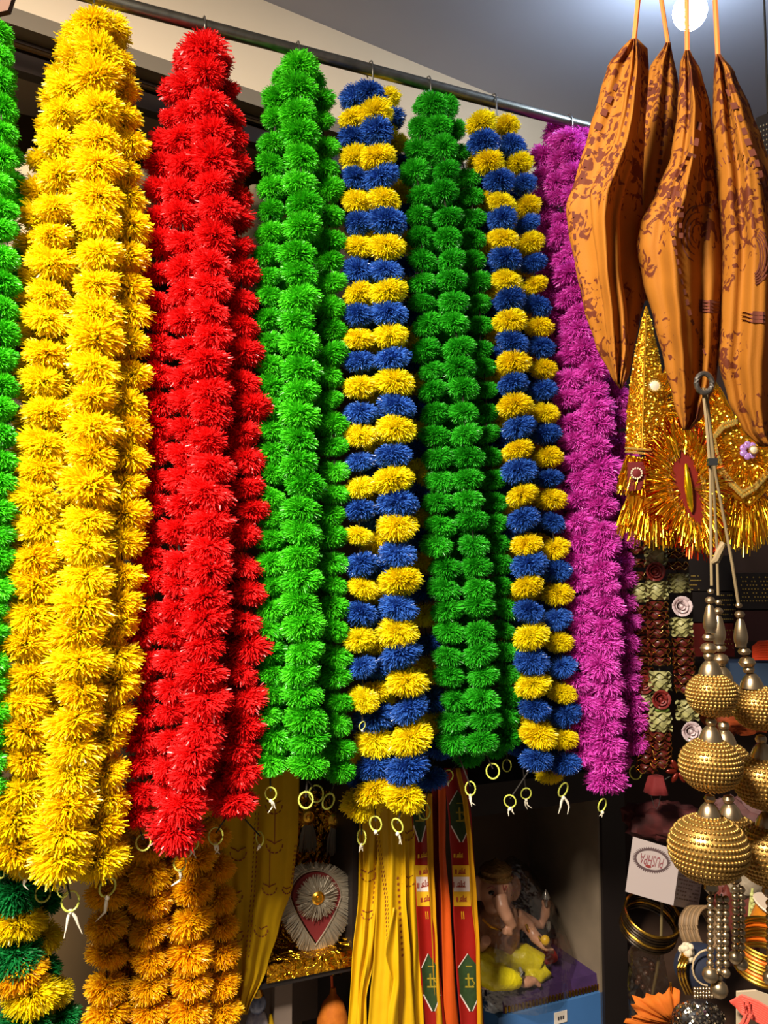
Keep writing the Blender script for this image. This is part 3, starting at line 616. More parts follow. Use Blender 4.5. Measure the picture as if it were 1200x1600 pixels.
def tear(cx, cy, sx, sy, n=40):
    o = []
    for i in range(n):
        a = 6.2832 * i / n; x = math.sin(a) * sx * (1 if math.cos(a) > 0 else (1 - .55 * (-math.cos(a)) ** 1.6)); yy = -math.cos(a) * sy * (.72 if math.cos(a) > 0 else 1.28)
        if math.cos(a) < 0: x = math.sin(a) * sx * (1 + math.cos(a)) ** .55 if 1 + math.cos(a) > 1e-6 else 0; x = math.copysign(abs(x), math.sin(a))
        o.append((cx + x, cy + yy))
    return o
b = MB(); b.poly([q(x, yy, -.195) for x, yy in tear(493, 1400, 38, 56)], BN, .012); b.build('red_field', M_maroon, bd, smooth=False)
b = MB(); out = tear(493, 1402, 40, 59); o2 = tear(493, 1408, 66, 82)
tot = 1300
for i in range(tot):
    f = i / tot * 40; k = int(f) % 40; t = f - int(f); k2 = (k + 1) % 40
    p0 = (out[k][0] + (out[k2][0] - out[k][0]) * t, out[k][1] + (out[k2][1] - out[k][1]) * t); p1 = (o2[k][0] + (o2[k2][0] - o2[k][0]) * t + U(-2, 2), o2[k][1] + (o2[k2][1] - o2[k][1]) * t + U(-3, 3))
    a_, c_ = q(p0[0], p0[1], -.184), q(p1[0], p1[1], -.19 + U(-.004, .004)); b.ribbon([a_, (a_ + c_) / 2 + BN * U(0, .004), c_], .0018, (BN + BDIR * U(-.8, .8)).normalized())
b.build('silver_fringe', M_silver, bd, kind='stuff')
b = MB(); b.tube([q(x, yy, -.183) for x, yy in out], .0018, 6, closed=True); b.build('braid', M_silver, bd)
c0 = q(496, 1402, -.176); b = MB(); fan(b, c0, BDIR, Vector((0, 0, 1)), .006, .044, 0, 6.2832, 320, .0016, BN, .12); b.build('rosette', M_silver, bd, kind='stuff')
b = MB(); b.lathe([(.0, 0), (.013, 0), (.014, .003), (.010, .006), (.009, .004), (.005, .004), (.004, .008), (0.001, .009)], c0 + BN * .003, 20, BN.to_track_quat('Z', 'Y').to_matrix()); b.build('medallion', M_gold, bd, label='round gold medallion')
for i, (x, yy) in enumerate(((481, 1276), (524, 1281))):
    t = thing('silver_pendant', q(x, yy + 55, -.27), ('silver tasselled pendant above the badge, beside the yellow stole', 'silver tasselled pendant above the badge, beside the black edge')[i], 'pendant', 'silver pendants above the badge')
    c0 = q(x, yy, -.262); b = MB(); b.lathe([(0.0, 0), (.017, 0), (.018, .003), (.013, .006), (.012, .003), (.006, .004), (.005, .008), (.001, .009)], c0, 18, BN.to_track_quat('Z', 'Y').to_matrix()); b.build('medallion', M_gold, t)
    b = MB(); fan(b, c0 - BN * .004, BDIR, Vector((0, 0, 1)), .01, .026, 0, 6.28, 60, .0022, BN); b.build('tinsel', M_tinsel, t, kind='stuff')
    b = MB()
    for k in range(70):
        a_ = U(-.6, .6); b.ribbon([c0 + BDIR * a_ * .016 - Vector((0, 0, .014)), c0 + BDIR * a_ * .03 - Vector((0, 0, .04)), c0 + BDIR * (a_ * .036) - Vector((0, 0, U(.066, .08)))], .0022, (BN + BDIR * U(-.8, .8)).normalized())
    b.build('tassel', M_silver, t, kind='stuff')

# below the foil box: dark wooden niche with a grey post, an orange bag and a small blue figure
nb = thing('wooden_niche', B(490, 1640, -.3), 'dark wooden niche with a pale upright under the gold foil box', 'cabinet')
zb = B(490, 1700, -.2).z
bbox(tpx(340, -.2), tpx(560, -.2), -.46, -.47, zb, z0).build('back_panel', M_shelf, nb, smooth=False)
bbox(tpx(340, -.2), tpx(556, -.2), -.165, -.46, z0 - .012, z0 - .001).build('top_board', M_black, nb, smooth=False)
bbox(tpx(436, -.22), tpx(462, -.22), -.22, -.26, zb, z0 - .012).build('upright', mat('grey_upright', S(120, 104, 92), .7), nb, smooth=False)
t = thing('cloth_pouch', q(520, 1640, -.25), 'small orange cloth pouch hanging in the niche under the foil box', 'pouch')
b = MB(); b.lathe([(.002, .0), (.022, .01), (.036, .04), (.036, .07), (.024, .105), (.008, .125), (.006, .14), (.001, .141)], q(520, 1645, -.25), 16); b.build('bag', cloth_mat('orange_pouch', S(206, 118, 30), S(150, 70, 10), .15, 90), t)
b = MB(); b.tube([q(520, 1568, -.25), q(519, 1545, -.25), q(518, 1524, -.25)], .003, 6); b.build('drawstring', M_oband, t)
t = thing('small_figurine', q(402, 1640, -.24), 'small blue and white painted figurine in the niche beside the yellow stole', 'figurine')
b = MB(); c0 = q(402, 1600, -.24); b.lathe([(.002, -.075), (.03, -.075), (.03, -.05), (.022, -.03), (.026, -.005), (.02, .018), (.012, .026), (.001, .027)], c0, 18); b.build('body', mat('blue_paint', S(70, 84, 140), .35, noise=.6, nscale=60, col2=S(220, 214, 220)), t)
b = MB(); b.ell(c0 + Vector((0, 0, .042)), (.019, .019, .022)); b.build('head', mat('dark_paint', S(40, 44, 70), .3, noise=.6, nscale=70, col2=S(150, 160, 190)), t)
b = MB(); b.lathe([(.012, 0), (.013, .006), (.006, .02), (.001, .028)], c0 + Vector((0, 0, .056)), 14); b.build('cap', M_gold, t)
b = MB(); b.tube([c0 + Vector((.034, 0, -.07)), c0 + Vector((.032, 0, -.02)), c0 + Vector((.028, 0, .02))], [.010, .008, .003]); b.build('robe_fold', M_ystole, t)

# ------------------------------------------------------------------ seated elephant headed figurine under clear film
GO = -.36
def gp(x, yy, o=0.0): return B(x, yy, GO + o)
k = mpp(gp(800, 1450))
fg = thing('deity_figurine', gp(810, 1540), 'seated elephant-headed deity figurine in yellow dhoti inside the cubby', 'figurine')
M_skin = mat('painted_skin', S(206, 150, 118), .35, noise=.12, nscale=40)
FR = Matrix.Rotation(math.atan2(BDIR.y, BDIR.x), 3, 'Z')
def el(b, x, yy, o, rx, ry, rz, rot=None):      # radii in pixels: across, deep, tall
    b.ell(gp(x, yy, o), (rx * k, ry * k, rz * k), 18, 12, FR if rot is None else FR @ rot)
b = MB()
el(b, 778, 1462, 0, 36, 30, 40); el(b, 778, 1430, .01, 33, 24, 22)                        # belly, chest
el(b, 776, 1391, .02, 27, 25, 31); el(b, 776, 1412, .035, 20, 18, 20)                     # head, cheeks
el(b, 804, 1388, .0, 15, 5, 20, Matrix.Rotation(.3, 3, 'Z')); el(b, 746, 1388, .0, 15, 5, 20)   # ears
b.tube([gp(780, 1400, .07), gp(784, 1416, .085), gp(792, 1432, .09), gp(800, 1446, .085), gp(797, 1456, .085), gp(787, 1455, .09)], [13 * k, 11 * k, 9.5 * k, 8 * k, 7 * k, 5 * k], 14)
b.tube([gp(805, 1430, .0), gp(826, 1448, .01), gp(836, 1464, .03), gp(850, 1476, .06), gp(858, 1482, .07)], [13 * k, 11 * k, 9.5 * k, 8 * k, 6 * k], 12)   # front arm
b.tube([gp(806, 1428, -.02), gp(830, 1440, -.03), gp(846, 1446, -.03), gp(852, 1428, -.02), gp(853, 1416, -.02)], [11 * k, 9 * k, 7.5 * k, 8 * k, 7 * k], 12)    # raised arm
b.tube([gp(752, 1434, .0), gp(742, 1460, .01), gp(752, 1478, .05), gp(760, 1468, .08)], [13 * k, 11 * k, 9 * k, 8 * k], 12)
for j in range(4): b.tube([gp(856 + j * 1.5, 1482 + j * 1.5, .07 - j * .006), gp(866, 1484 + j * 2, .075 - j * .008)], [3.2 * k, 2.0 * k], 8)                   # fingers
for j in range(4): b.tube([gp(849 + j * 3, 1416, -.02), gp(847 + j * 3.6, 1402 + abs(j - 1.5) * 2, -.02)], [2.8 * k, 2.0 * k], 8)
el(b, 824, 1534, .095, 15, 9, 8)
for j in range(4): el(b, 834 + j * 2.6, 1530 + j * 3, .10, 4.5, 5, 3.4)                  # foot and toes
el(b, 762, 1538, .06, 14, 10, 7)
bo = b.build('body', M_skin, fg)
md = bo.modifiers.new('merge', 'REMESH'); md.mode = 'VOXEL'; md.voxel_size = .0035; md.use_smooth_shade = True
ms_ = bo.modifiers.new('smooth', 'SMOOTH'); ms_.iterations = 4; ms_.factor = .5
b = MB(); el(b, 788, 1502, .0, 38, 28, 22)
b.tube([gp(786, 1496, .01), gp(762, 1506, .05), gp(752, 1518, .075), gp(772, 1528, .095), gp(798, 1530, .10), gp(810, 1532, .10)], [20 * k, 22 * k, 20 * k, 18 * k, 15 * k, 11 * k], 16)
b.tube([gp(796, 1494, .01), gp(820, 1496, .04), gp(842, 1506, .055), gp(848, 1518, .06), gp(838, 1526, .07), gp(826, 1528, .075)], [20 * k, 20 * k, 17 * k, 15 * k, 12 * k, 9 * k], 16)
dh = b.build('dhoti', mat('yellow_paint', S(214, 196, 20), .4, bump=.5, bscale=45), fg)
md = dh.modifiers.new('merge', 'REMESH'); md.mode = 'VOXEL'; md.voxel_size = .0035; md.use_smooth_shade = True
b = MB(); b.tube([gp(808, 1540, .10), gp(813, 1530, .115), gp(815, 1520, .11), gp(812, 1512, .10)], .004, 8); b.build('hem', mat('silver_paint', S(200, 196, 190), .3, .7), dh)
b = MB(); b.lathe([(26 * k, 0), (28 * k, 5 * k), (24 * k, 8 * k), (25 * k, 14 * k), (19 * k, 21 * k), (9 * k, 25 * k), (2 * k, 30 * k)], gp(775, 1372, .015), 20); b.build('crown', mat('aged_gold_paint', S(150, 112, 60), .35, .5, bump=.6, bscale=160), fg, label='patterned gold headdress')
b = MB(); el(b, 768, 1395, .062, 5, 4, 3.4); el(b, 796, 1398, .05, 4, 4, 3); b.build('eyes', mat('dark_eye', S(40, 26, 22), .3), fg, kind='stuff')
b = MB(); b.tube([gp(761, 1388, .063), gp(768, 1385, .068), gp(775, 1388, .07)], .0012, 6); b.tube([gp(786, 1383, .068), gp(787, 1391, .072), gp(790, 1391, .07), gp(791, 1384, .066)], .0014, 6); b.build('face_paint', mat('red_paint', S(130, 30, 24), .5), fg, kind='stuff')
b = MB(); b.tube([gp(754, 1436, .055), gp(766, 1448, .07), gp(782, 1454, .07), gp(800, 1442, .05)], .003, 8); b.tube([gp(822, 1444, .025), gp(824, 1452, .03), gp(828, 1458, .02)], .004, 8); b.tube([gp(842, 1462, .05), gp(845, 1470, .058), gp(847, 1478, .05)], .004, 8); b.build('jewellery', M_gold, fg, kind='stuff')
b = MB(); el(b, 852, 1469, .08, 7, 7, 7.5); b.build('sweet', mat('yellow_sweet', S(216, 170, 30), .4), fg, label='round yellow sweet on the open palm')
b = MB(); b.lathe([(2 * k, 0), (3 * k, 8 * k), (7 * k, 13 * k), (5 * k, 20 * k), (1 * k, 26 * k)], gp(853, 1416, -.005), 12); b.lathe([(1 * k, -16 * k), (4 * k, -9 * k), (3 * k, 0)], gp(857, 1440, -.005), 12); b.build('held_emblem', mat('silver_paint2', S(196, 190, 182), .25, .8), fg, kind='stuff')
b = MB(); el(b, 850, 1500, -.03, 24, 20, 22); el(b, 748, 1500, -.03, 24, 20, 22); b.build('bolster', mat('red_bolster', S(168, 26, 18), .5), fg, kind='stuff')
b = MB(); zt = B(820, 1550, GO + .10).z; ta, tb = tpx(748, GO), tpx(905, GO - .02)
b.hexa([bl(ta, GO + .10, zt - .04), bl(tb, GO + .10, zt - .04), bl(tb - .012, GO + .095, zt), bl(ta, GO + .095, zt), bl(ta, GO - .10, zt - .04), bl(tb, GO - .10, zt - .04), bl(tb - .012, GO - .10, zt), bl(ta, GO - .10, zt)])
b.build('seat', mat('purple_velvet', S(62, 34, 84), .7, noise=.3, nscale=50), fg, smooth=False)
b = MB()
for i in range(34):
    tt = ta + (tb - ta) * (i + .5) / 34; b.box(bl(tt, GO + .102, zt - .03), (.0045, .004, .014), FR)
for i in range(16):
    b.box(bl(tb + .001, GO + .095 - .014 * i, zt - .03), (.004, .0045, .014), FR)
b.build('gold_trim', M_gold, fg, kind='stuff')
# clear film over the figurine
b = MB(); n = 28; m_ = 12; vs = []; cx = tpx(800, GO)
base = zt - .04; top = gp(782, 1338).z
for i in range(m_ + 1):
    h = i / m_; prof = (1 - h ** 1.7) ** .62 if h < 1 else 0.02; prof = max(prof, .03)
    for j in range(n):
        a_ = 6.2832 * j / n; wob = 1 + .05 * math.sin(5 * a_ + 3 * h) + .03 * math.sin(11 * a_ - 7 * h)
        vs.append(bl(cx - .02 * h + math.cos(a_) * .155 * prof * wob, GO + .01 + math.sin(a_) * .125 * prof * wob, base + (top - base) * h))
b.add(vs, [(i * n + j, i * n + (j + 1) % n, (i + 1) * n + (j + 1) % n, (i + 1) * n + j) for i in range(m_) for j in range(n)])
tag(b.build('plastic_bag', film_mat('clear_film', (.86, .85, .83, 1), .14)), 'clear plastic bag wrapped over the seated deity figurine', 'bag')
bx = thing('blue_box', bl(cx, GO, zt - .15), 'blue carton with a white price tag under the deity figurine', 'box')
bbox(ta - .02, tb + .012, GO + .11, GO - .11, cz_bot, zt - .0405).build('carton', mat('blue_card', S(62, 110, 168), .5, noise=.1, nscale=12), bx, smooth=False)
tc_ = B(876, 1590, GO + .111); tt = (tc_ - BAR1).dot(BDIR)
bbox(tt - .019, tt + .019, GO + .112, GO + .1105, tc_.z - .013, tc_.z + .015).build('price_tag', mat('white_paper', S(222, 210, 196), .7), bx, smooth=False)
b = MB()
for j in range(3): b.box(bl(tt - .007 + j * .007, GO + .1125, tc_.z), (.004, .0008, .008), FR)
b.build('lettering', mat('ink', S(60, 56, 60), .7), bx, kind='stuff')

# newspaper wrapped parcels on the shelf behind the garlands
M_news = mat('newsprint', S(178, 160, 128), .8, bump=.4, bscale=30)
struct(bbox(-.93, TP, -.2, -.57, B(300, 470, -.3).z - .03, B(300, 470, -.3).z).build('trim_4', M_dark, smooth=False))
for (x, yt, wpx, lab) in ((52, 236, 70, 'newspaper wrapped parcel on the shelf behind the left green garlands'), (236, 258, 80, 'newspaper wrapped parcel on the shelf between the yellow and red bunches'), (398, 292, 66, 'newspaper wrapped parcel on the shelf between the red and green bunches')):
    zb_ = B(300, 470, -.3).z; ct = B(x, yt, -.32); hh = ct.z - zb_; rr = wpx * mpp(ct) * .5
    t = thing('newspaper_parcel', Vector((ct.x, ct.y, zb_)), lab, 'parcel', 'newspaper parcels on the shelf')
    b = MB(); prof = [(rr * .9, 0), (rr, hh * .1), (rr * 1.03, hh * .4), (rr * .98, hh * .62), (rr * .84, hh * .8), (rr * .5, hh * .93), (rr * .22, hh * .97), (rr * .26, hh), (.001, hh * 1.0)]
    n = 20; vs = []
    for r_, z_ in prof:
        for j in range(n):
            a_ = 6.2832 * j / n; wv = 1 + .06 * math.sin(3 * a_ + z_ * 40) + .04 * math.sin(7 * a_ - z_ * 70); vs.append(Vector((ct.x + r_ * wv * math.cos(a_), ct.y + r_ * wv * math.sin(a_), zb_ + z_)))
    b.add(vs, [(i * n + j, i * n + (j + 1) % n, (i + 1) * n + (j + 1) % n, (i + 1) * n + j) for i in range(len(prof) - 1) for j in range(n)]); b.build('wrapping', M_news, t)
    b = MB()
    for i in range(26):
        a_ = U(3.4, 6.0); z_ = hh * U(.1, .7)
        for r_ in range(4):
            pth = [Vector((ct.x + rr * 1.09 * math.cos(a_ + u), ct.y + rr * 1.09 * math.sin(a_ + u), zb_ + z_ + r_ * .006 + u * .01)) for u in (0, .12, .24, .36)]
            b.ribbon(pth, .0022, Vector((math.cos(a_ + .2), math.sin(a_ + .2), 0)))
    b.build('printed_lines', mat('newspaper_ink', S(92, 82, 70), .8), t, kind='stuff')
# ------------------------------------------------------------------ bare bulb under the ceiling
bp_ = P(1078, 18, 1.72)
bu = thing('light_bulb', Vector((bp_.x, bp_.y, bp_.z - .03)), 'glowing white bulb under the ceiling above the saffron bags', 'lamp')
b = MB(); b.ell(bp_, (.036, .036, .038), 20, 14); b.build('bulb', mat('lit_bulb', S(240, 246, 255), .3, emit=((.60, .79, 1.0, 1), 150.0)), bu, label='lit white bulb')
b = MB(); b.lathe([(.016, .028), (.02, .05), (.022, .075), (.024, .085), (.008, .09), (.006, CEIL - bp_.z)], bp_, 18); b.build('holder', mat('white_plastic', S(220, 222, 226), .4), bu)

# ------------------------------------------------------------------ saffron printed bags hanging near the viewer
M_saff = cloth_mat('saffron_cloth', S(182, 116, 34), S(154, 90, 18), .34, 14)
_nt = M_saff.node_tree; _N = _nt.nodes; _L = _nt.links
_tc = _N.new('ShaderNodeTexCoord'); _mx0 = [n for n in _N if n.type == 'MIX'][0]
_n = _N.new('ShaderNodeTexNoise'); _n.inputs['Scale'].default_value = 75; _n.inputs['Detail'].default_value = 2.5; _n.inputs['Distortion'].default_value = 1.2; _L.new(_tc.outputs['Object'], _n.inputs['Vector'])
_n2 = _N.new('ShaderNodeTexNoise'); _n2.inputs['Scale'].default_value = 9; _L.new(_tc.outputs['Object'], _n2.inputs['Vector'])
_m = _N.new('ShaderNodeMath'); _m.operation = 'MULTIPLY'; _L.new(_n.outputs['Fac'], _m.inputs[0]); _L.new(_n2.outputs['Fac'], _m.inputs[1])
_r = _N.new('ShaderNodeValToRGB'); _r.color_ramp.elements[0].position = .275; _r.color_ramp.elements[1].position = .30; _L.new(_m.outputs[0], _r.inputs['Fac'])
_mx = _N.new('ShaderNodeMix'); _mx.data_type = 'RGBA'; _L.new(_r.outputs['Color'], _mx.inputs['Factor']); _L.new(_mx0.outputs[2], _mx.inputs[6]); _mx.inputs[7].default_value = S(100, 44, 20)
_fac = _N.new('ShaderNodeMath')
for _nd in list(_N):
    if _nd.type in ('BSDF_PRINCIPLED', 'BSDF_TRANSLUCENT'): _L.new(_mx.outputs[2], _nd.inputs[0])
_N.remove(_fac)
M_blk = mat('maroon_block_print', S(92, 38, 18), .9)
M_string = mat('orange_string', S(236, 120, 50), .8)
def lens(name, left, right, dep, bulge, folds, par, n=18):
    """closed hanging bag: a front and a back sheet that meet at both edges"""
    y0, y1 = left[0][1], left[-1][1]; rows = int((y1 - y0) / 9)
    def pt(u, yy, side, out=0.0):
        a, c = interp(left, yy), interp(right, yy); x = a + (c - a) * u
        t = (yy - y0) / (y1 - y0); env = math.sin(math.pi * min(1, max(0, u))) ** .7 * (.25 + .75 * math.sin(math.pi * min(.98, t * .85 + .1)))
        d = env * bulge * side
        if side > 0: d += math.sin(math.pi * u) * sum(am * math.sin(6.2832 * fr * u + ph + kk * (yy - y0)) for fr, am, ph, kk in folds)
        return P(x, yy, dep - d - out)
    b = MB(); vs = []
    m = 2 * n
    for i in range(rows + 1):
        yy = y0 + (y1 - y0) * i / rows
        for j in range(n): vs.append(pt(j / n, yy, 1))
        for j in range(n): vs.append(pt(1 - j / n, yy, -1))
    fs = [(i * m + j, (i + 1) * m + j, (i + 1) * m + (j + 1) % m, i * m + (j + 1) % m) for i in range(rows) for j in range(m)]
    fs += [tuple(range(m)), tuple(rows * m + j for j in range(m))[::-1]]
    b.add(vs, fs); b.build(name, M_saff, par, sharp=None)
    def surf(x, yy, out=0.0):
        a, c = interp(left, yy), interp(right, yy); return pt((x - a) / max(1, c - a), yy, 1, out)
    return surf
VN = Vector((0, -1, 0))
def chain(b, surf, pts, w, gap, ln):          # row of block-printed squares
    for (x0, y0), (x1, y1) in zip(pts, pts[1:]):
        d = math.hypot(x1 - x0, y1 - y0); k = max(1, int(d / gap))
        for i in range(k):
            t0, t1 = i / k, i / k + ln / d
            stroke(b, surf, [(x0 + (x1 - x0) * t0, y0 + (y1 - y0) * t0), (x0 + (x1 - x0) * min(1, t1), y0 + (y1 - y0) * min(1, t1))], w * U(.8, 1.2), .0007, VN)
def tag_string(par, x0, y0, x1, dep):
    p0 = P(x0, y0, dep); q0 = P(x1, 0, dep); d = (q0 - p0); e = p0 + d * ((CEIL - .001 - p0.z) / d.z)
    b = MB(); b.tube([p0, p0 + (e - p0) * .3 + Vector((.001, 0, 0)), p0 + (e - p0) * .6, e], .0028, 7); b.build('string', M_string, par, label='orange cotton string')
G = 'saffron printed cloth bags'
D1 = .92
bag = thing('cloth_bag', P(970, 606, D1), 'saffron printed cloth bag hanging beside the magenta garlands, leftmost', 'bag', G)
L_ = [(988, 58), (970, 76), (950, 100), (936, 150), (920, 206), (901, 271), (884, 324), (888, 362), (899, 416), (912, 481), (930, 538), (955, 590), (968, 607)]
R_ = [(994, 58), (1012, 76), (1014, 110), (1008, 200), (1004, 300), (1006, 400), (1008, 465), (998, 510), (990, 550), (984, 585), (972, 607)]
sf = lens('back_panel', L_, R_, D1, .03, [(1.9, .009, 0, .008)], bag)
b = MB(); chain(b, sf, [(962, 130), (946, 170), (928, 215), (908, 285)], 11, 17, 11); chain(b, sf, [(896, 330), (900, 400), (914, 470)], 5, 16, 9)
b.build('block_print', M_blk, bag, kind='stuff')
L2 = [(990, 60), (984, 100), (974, 160), (962, 215), (938, 262), (921, 302), (924, 340), (934, 420), (944, 490), (950, 545), (962, 600)]
R2 = [(996, 60), (1002, 100), (1000, 180), (990, 250), (976, 300), (968, 340), (970, 420), (980, 490), (984, 545), (972, 600)]
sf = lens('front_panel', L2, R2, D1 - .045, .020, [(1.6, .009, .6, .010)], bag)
b = MB(); chain(b, sf, [(992, 120), (980, 190), (968, 240), (942, 285), (938, 320)], 8, 13, 7)
b.build('block_print', M_blk, bag, kind='stuff'); tag_string(bag, 991, 62, 997, D1 - .02)

bag = thing('cloth_bag', P(1010, 470, D1 + .1), 'saffron printed cloth bag hanging furthest back between its neighbours', 'bag', G)
L_ = [(1040, 66), (1014, 108), (1001, 162), (987, 215), (975, 280), (972, 330), (982, 400), (1000, 470)]; R_ = [(1048, 66), (1060, 130), (1062, 200), (1064, 300), (1056, 400), (1020, 470)]
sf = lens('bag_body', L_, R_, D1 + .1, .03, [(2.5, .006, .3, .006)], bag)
b = MB(); chain(b, sf, [(1028, 130), (1010, 200), (994, 300)], 8, 12, 6); chain(b, sf, [(1044, 150), (1034, 220), (1020, 320)], 9, 14, 8); chain(b, sf, [(1018, 125), (1000, 210), (984, 310)], 4, 10, 5)
b.build('block_print', M_blk, bag, kind='stuff'); tag_string(bag, 1044, 70, 1033, D1 + .1)

bag = thing('cloth_bag', P(1070, 670, D1 - .02), 'saffron printed cloth bag in front, third from the magenta garlands', 'bag', G)
L_ = [(1070, 78), (1062, 100), (1058, 175), (1048, 245), (1026, 298), (998, 348), (994, 385), (1004, 438), (1022, 503), (1038, 569), (1052, 626), (1066, 672)]
R_ = [(1078, 78), (1096, 112), (1110, 166), (1117, 245), (1126, 333), (1132, 438), (1126, 530), (1120, 592), (1098, 652), (1078, 672)]
D3 = D1 - .02
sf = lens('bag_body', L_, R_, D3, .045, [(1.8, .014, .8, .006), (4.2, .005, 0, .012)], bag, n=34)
b = MB(); chain(b, sf, [(1090, 190), (1082, 240), (1066, 275), (1050, 300)], 13, 18, 12); chain(b, sf, [(1062, 300), (1060, 380)], 12, 14, 8)
chain(b, sf, [(1044, 300), (1050, 360), (1060, 420), (1080, 500), (1106, 560)], 6, 14, 9)
def arc(cx, cy, rx, ry, a0, a1, n=9): return [(cx + rx * math.cos(a0 + (a1 - a0) * i / n), cy + ry * math.sin(a0 + (a1 - a0) * i / n)) for i in range(n + 1)]
for r_ in (9, 14, 20, 26): stroke(b, sf, arc(1090, 365, r_, r_ * 1.7, 1.8, 4.9), 2.2, .0007, VN)
for c_, r_ in (((1110, 270), 7), ((1110, 310), 9)): stroke(b, sf, arc(c_[0], c_[1], r_, r_ * 1.2, 0, 6.28), 3, .0007, VN)
stroke(b, sf, arc(1098, 330, 16, 10, 3.1, 6.2), 2.4, .0007, VN); stroke(b, sf, arc(1112, 215, 9, 12, 0, 6.28), 5, .0007, VN)
for i in range(4): stroke(b, sf, [(1092, 470 + i * 5), (1126, 472 + i * 5)], 5, .0007, VN)
b.build('block_print', M_blk, bag, kind='stuff'); tag_string(bag, 1074, 82, 1073, D3)

bag = thing('cloth_bag', P(1190, 694, D1 - .03), 'saffron printed cloth bag cut off by the right edge', 'bag', G)
L_ = [(1118, 84), (1115, 114), (1113, 193), (1120, 280), (1129, 394), (1126, 503), (1122, 565), (1138, 626), (1160, 672), (1186, 698)]
R_ = [(1126, 84), (1148, 112), (1175, 175), (1192, 219), (1212, 275), (1232, 400), (1236, 550), (1216, 698)]
D4 = D1 - .03
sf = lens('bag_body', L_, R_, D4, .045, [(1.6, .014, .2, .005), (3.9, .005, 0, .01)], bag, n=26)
b = MB(); chain(b, sf, [(1138, 140), (1160, 200), (1180, 250), (1200, 320)], 11, 17, 11)
for i in range(15): a_ = 3.4 + i * .2; stroke(b, sf, [(1150 + 34 * math.cos(a_), 290 + 40 * math.sin(a_)), (1150 + 42 * math.cos(a_), 290 + 50 * math.sin(a_))], 2, .0007, VN)
for i in range(5): stroke(b, sf, arc(1178, 400, 10 + 4 * i, 28 + 4 * i, -1.2, 1.5), 2.5, .0007, VN)
for i in range(3): stroke(b, sf, [(1160, 488 + i * 6), (1196, 490 + i * 6)], 6, .0007, VN)
b.build('block_print', M_blk, bag, kind='stuff'); tag_string(bag, 1122, 88, 1117, D4)

# brown strap hanging in the upper left corner
p0, p1 = P(6, 30, .7), P(22, -20, .7); d_ = p1 - p0; e_ = p0 + d_ * ((CEIL - p0.z) / d_.z)
b = MB(); sx = Vector((.016, 0, .004)); sy = Vector((0, .003, 0)); pa, pb = P(-14, 26, .7), e_
b.hexa([pa - sx - sy, pa + sx - sy, pb + sx - sy, pb - sx - sy, pa - sx + sy, pa + sx + sy, pb + sx + sy, pb - sx + sy])
tag(b.build('hanging_strap', mat('brown_cloth', S(66, 38, 18), .9), smooth=False), 'brown strap hanging in the upper left corner', 'strap')

# ------------------------------------------------------------------ gold tinsel crowns
def outline_fringe(b, pts, ctr, dep, r_in, ln, n, w, jit=.25, deep=.02):
    m = len(pts)
    for i in range(n):
        f = R() * (m - 1); k_ = int(f); t = f - k_; x = pts[k_][0] + (pts[k_ + 1][0] - pts[k_][0]) * t; yy = pts[k_][1] + (pts[k_ + 1][1] - pts[k_][1]) * t
        dx, dy = x - ctr[0], yy - ctr[1]; d = math.hypot(dx, dy) or 1; dx /= d; dy /= d; s = U(-r_in, 2); l = ln * U(1 - jit, 1 + jit)
        p0 = P(x + dx * s, yy + dy * s, dep + U(-deep * .3, deep)); p2 = P(x + dx * (s + l) + U(-4, 4), yy + dy * (s + l) + U(-4, 4) + 2, dep + U(-deep * 1.2, deep)); p1 = (p0 + p2) / 2 + Vector((U(-.003, .003), -U(0, .008), U(0, .004)))
        b.ribbon([p0, p1, p2], w, Vector((U(-.8, .8), -1, U(-.8, .8))).normalized())
def beads_along(b, pts, dep, r, step):
    for (x0, y0), (x1, y1) in zip(pts, pts[1:]):
        k_ = max(1, int(math.hypot(x1 - x0, y1 - y0) / step))
        for i in range(k_): b.bead(P(x0 + (x1 - x0) * i / k_, y0 + (y1 - y0) * i / k_, dep), r)
def jewel(par, x, yy, dep, r, mid, rim, label):
    c = P(x, yy, dep); rot = Vector((0, -1, 0)).to_track_quat('Z', 'Y').to_matrix()
    b = MB(); b.lathe([(.0005, 0), (r, 0), (r, .003), (r * .55, .006), (.0005, .007)], c, 14, rot); j_ = b.build('medallion', mid, par, label=label)
    b = MB()
    for i in range(14): b.bead(c + rot @ Vector((r * math.cos(i * .4488), r * math.sin(i * .4488), .004)), r * .2)
    b.build('rim', rim, j_, kind='stuff')
M_gold2 = mat('gold_card', S(206, 140, 20), .4, .8); M_seq = mat('gold_sequin', S(255, 206, 60), .3, 1.0)
def sequin(b, p_, r_):
    nn = Vector((U(-.9, .9), -1, U(-.9, .9))).normalized(); sx = nn.cross(Vector((.1, .2, 1))).normalized() * r_; sz = nn.cross(sx).normalized() * r_
    b.add([p_ - sx, p_ - sz, p_ + sx, p_ + sz], [(0, 1, 2, 3)])
M_pearl = mat('pearl_white', S(236, 220, 190), .25)
M_bgold = mat('bead_gold', S(255, 222, 120), .3, .8)
CD = 1.78
cr = thing('gold_crown', P(1012, 845, CD), 'tall pointed gold glitter crown beside the magenta garlands', 'crown')
b = MB(); rowsY = [478, 500, 530, 560, 600, 640, 680, 705]; vs = []
le = [(1009, 478), (1000, 510), (990, 560), (983, 610), (979, 650), (977, 705)]; ri = [(1011, 478), (1020, 510), (1031, 560), (1038, 600), (1046, 650), (1052, 705)]; rd = [(1010, 478), (1008, 540), (1005, 620), (1003, 705)]
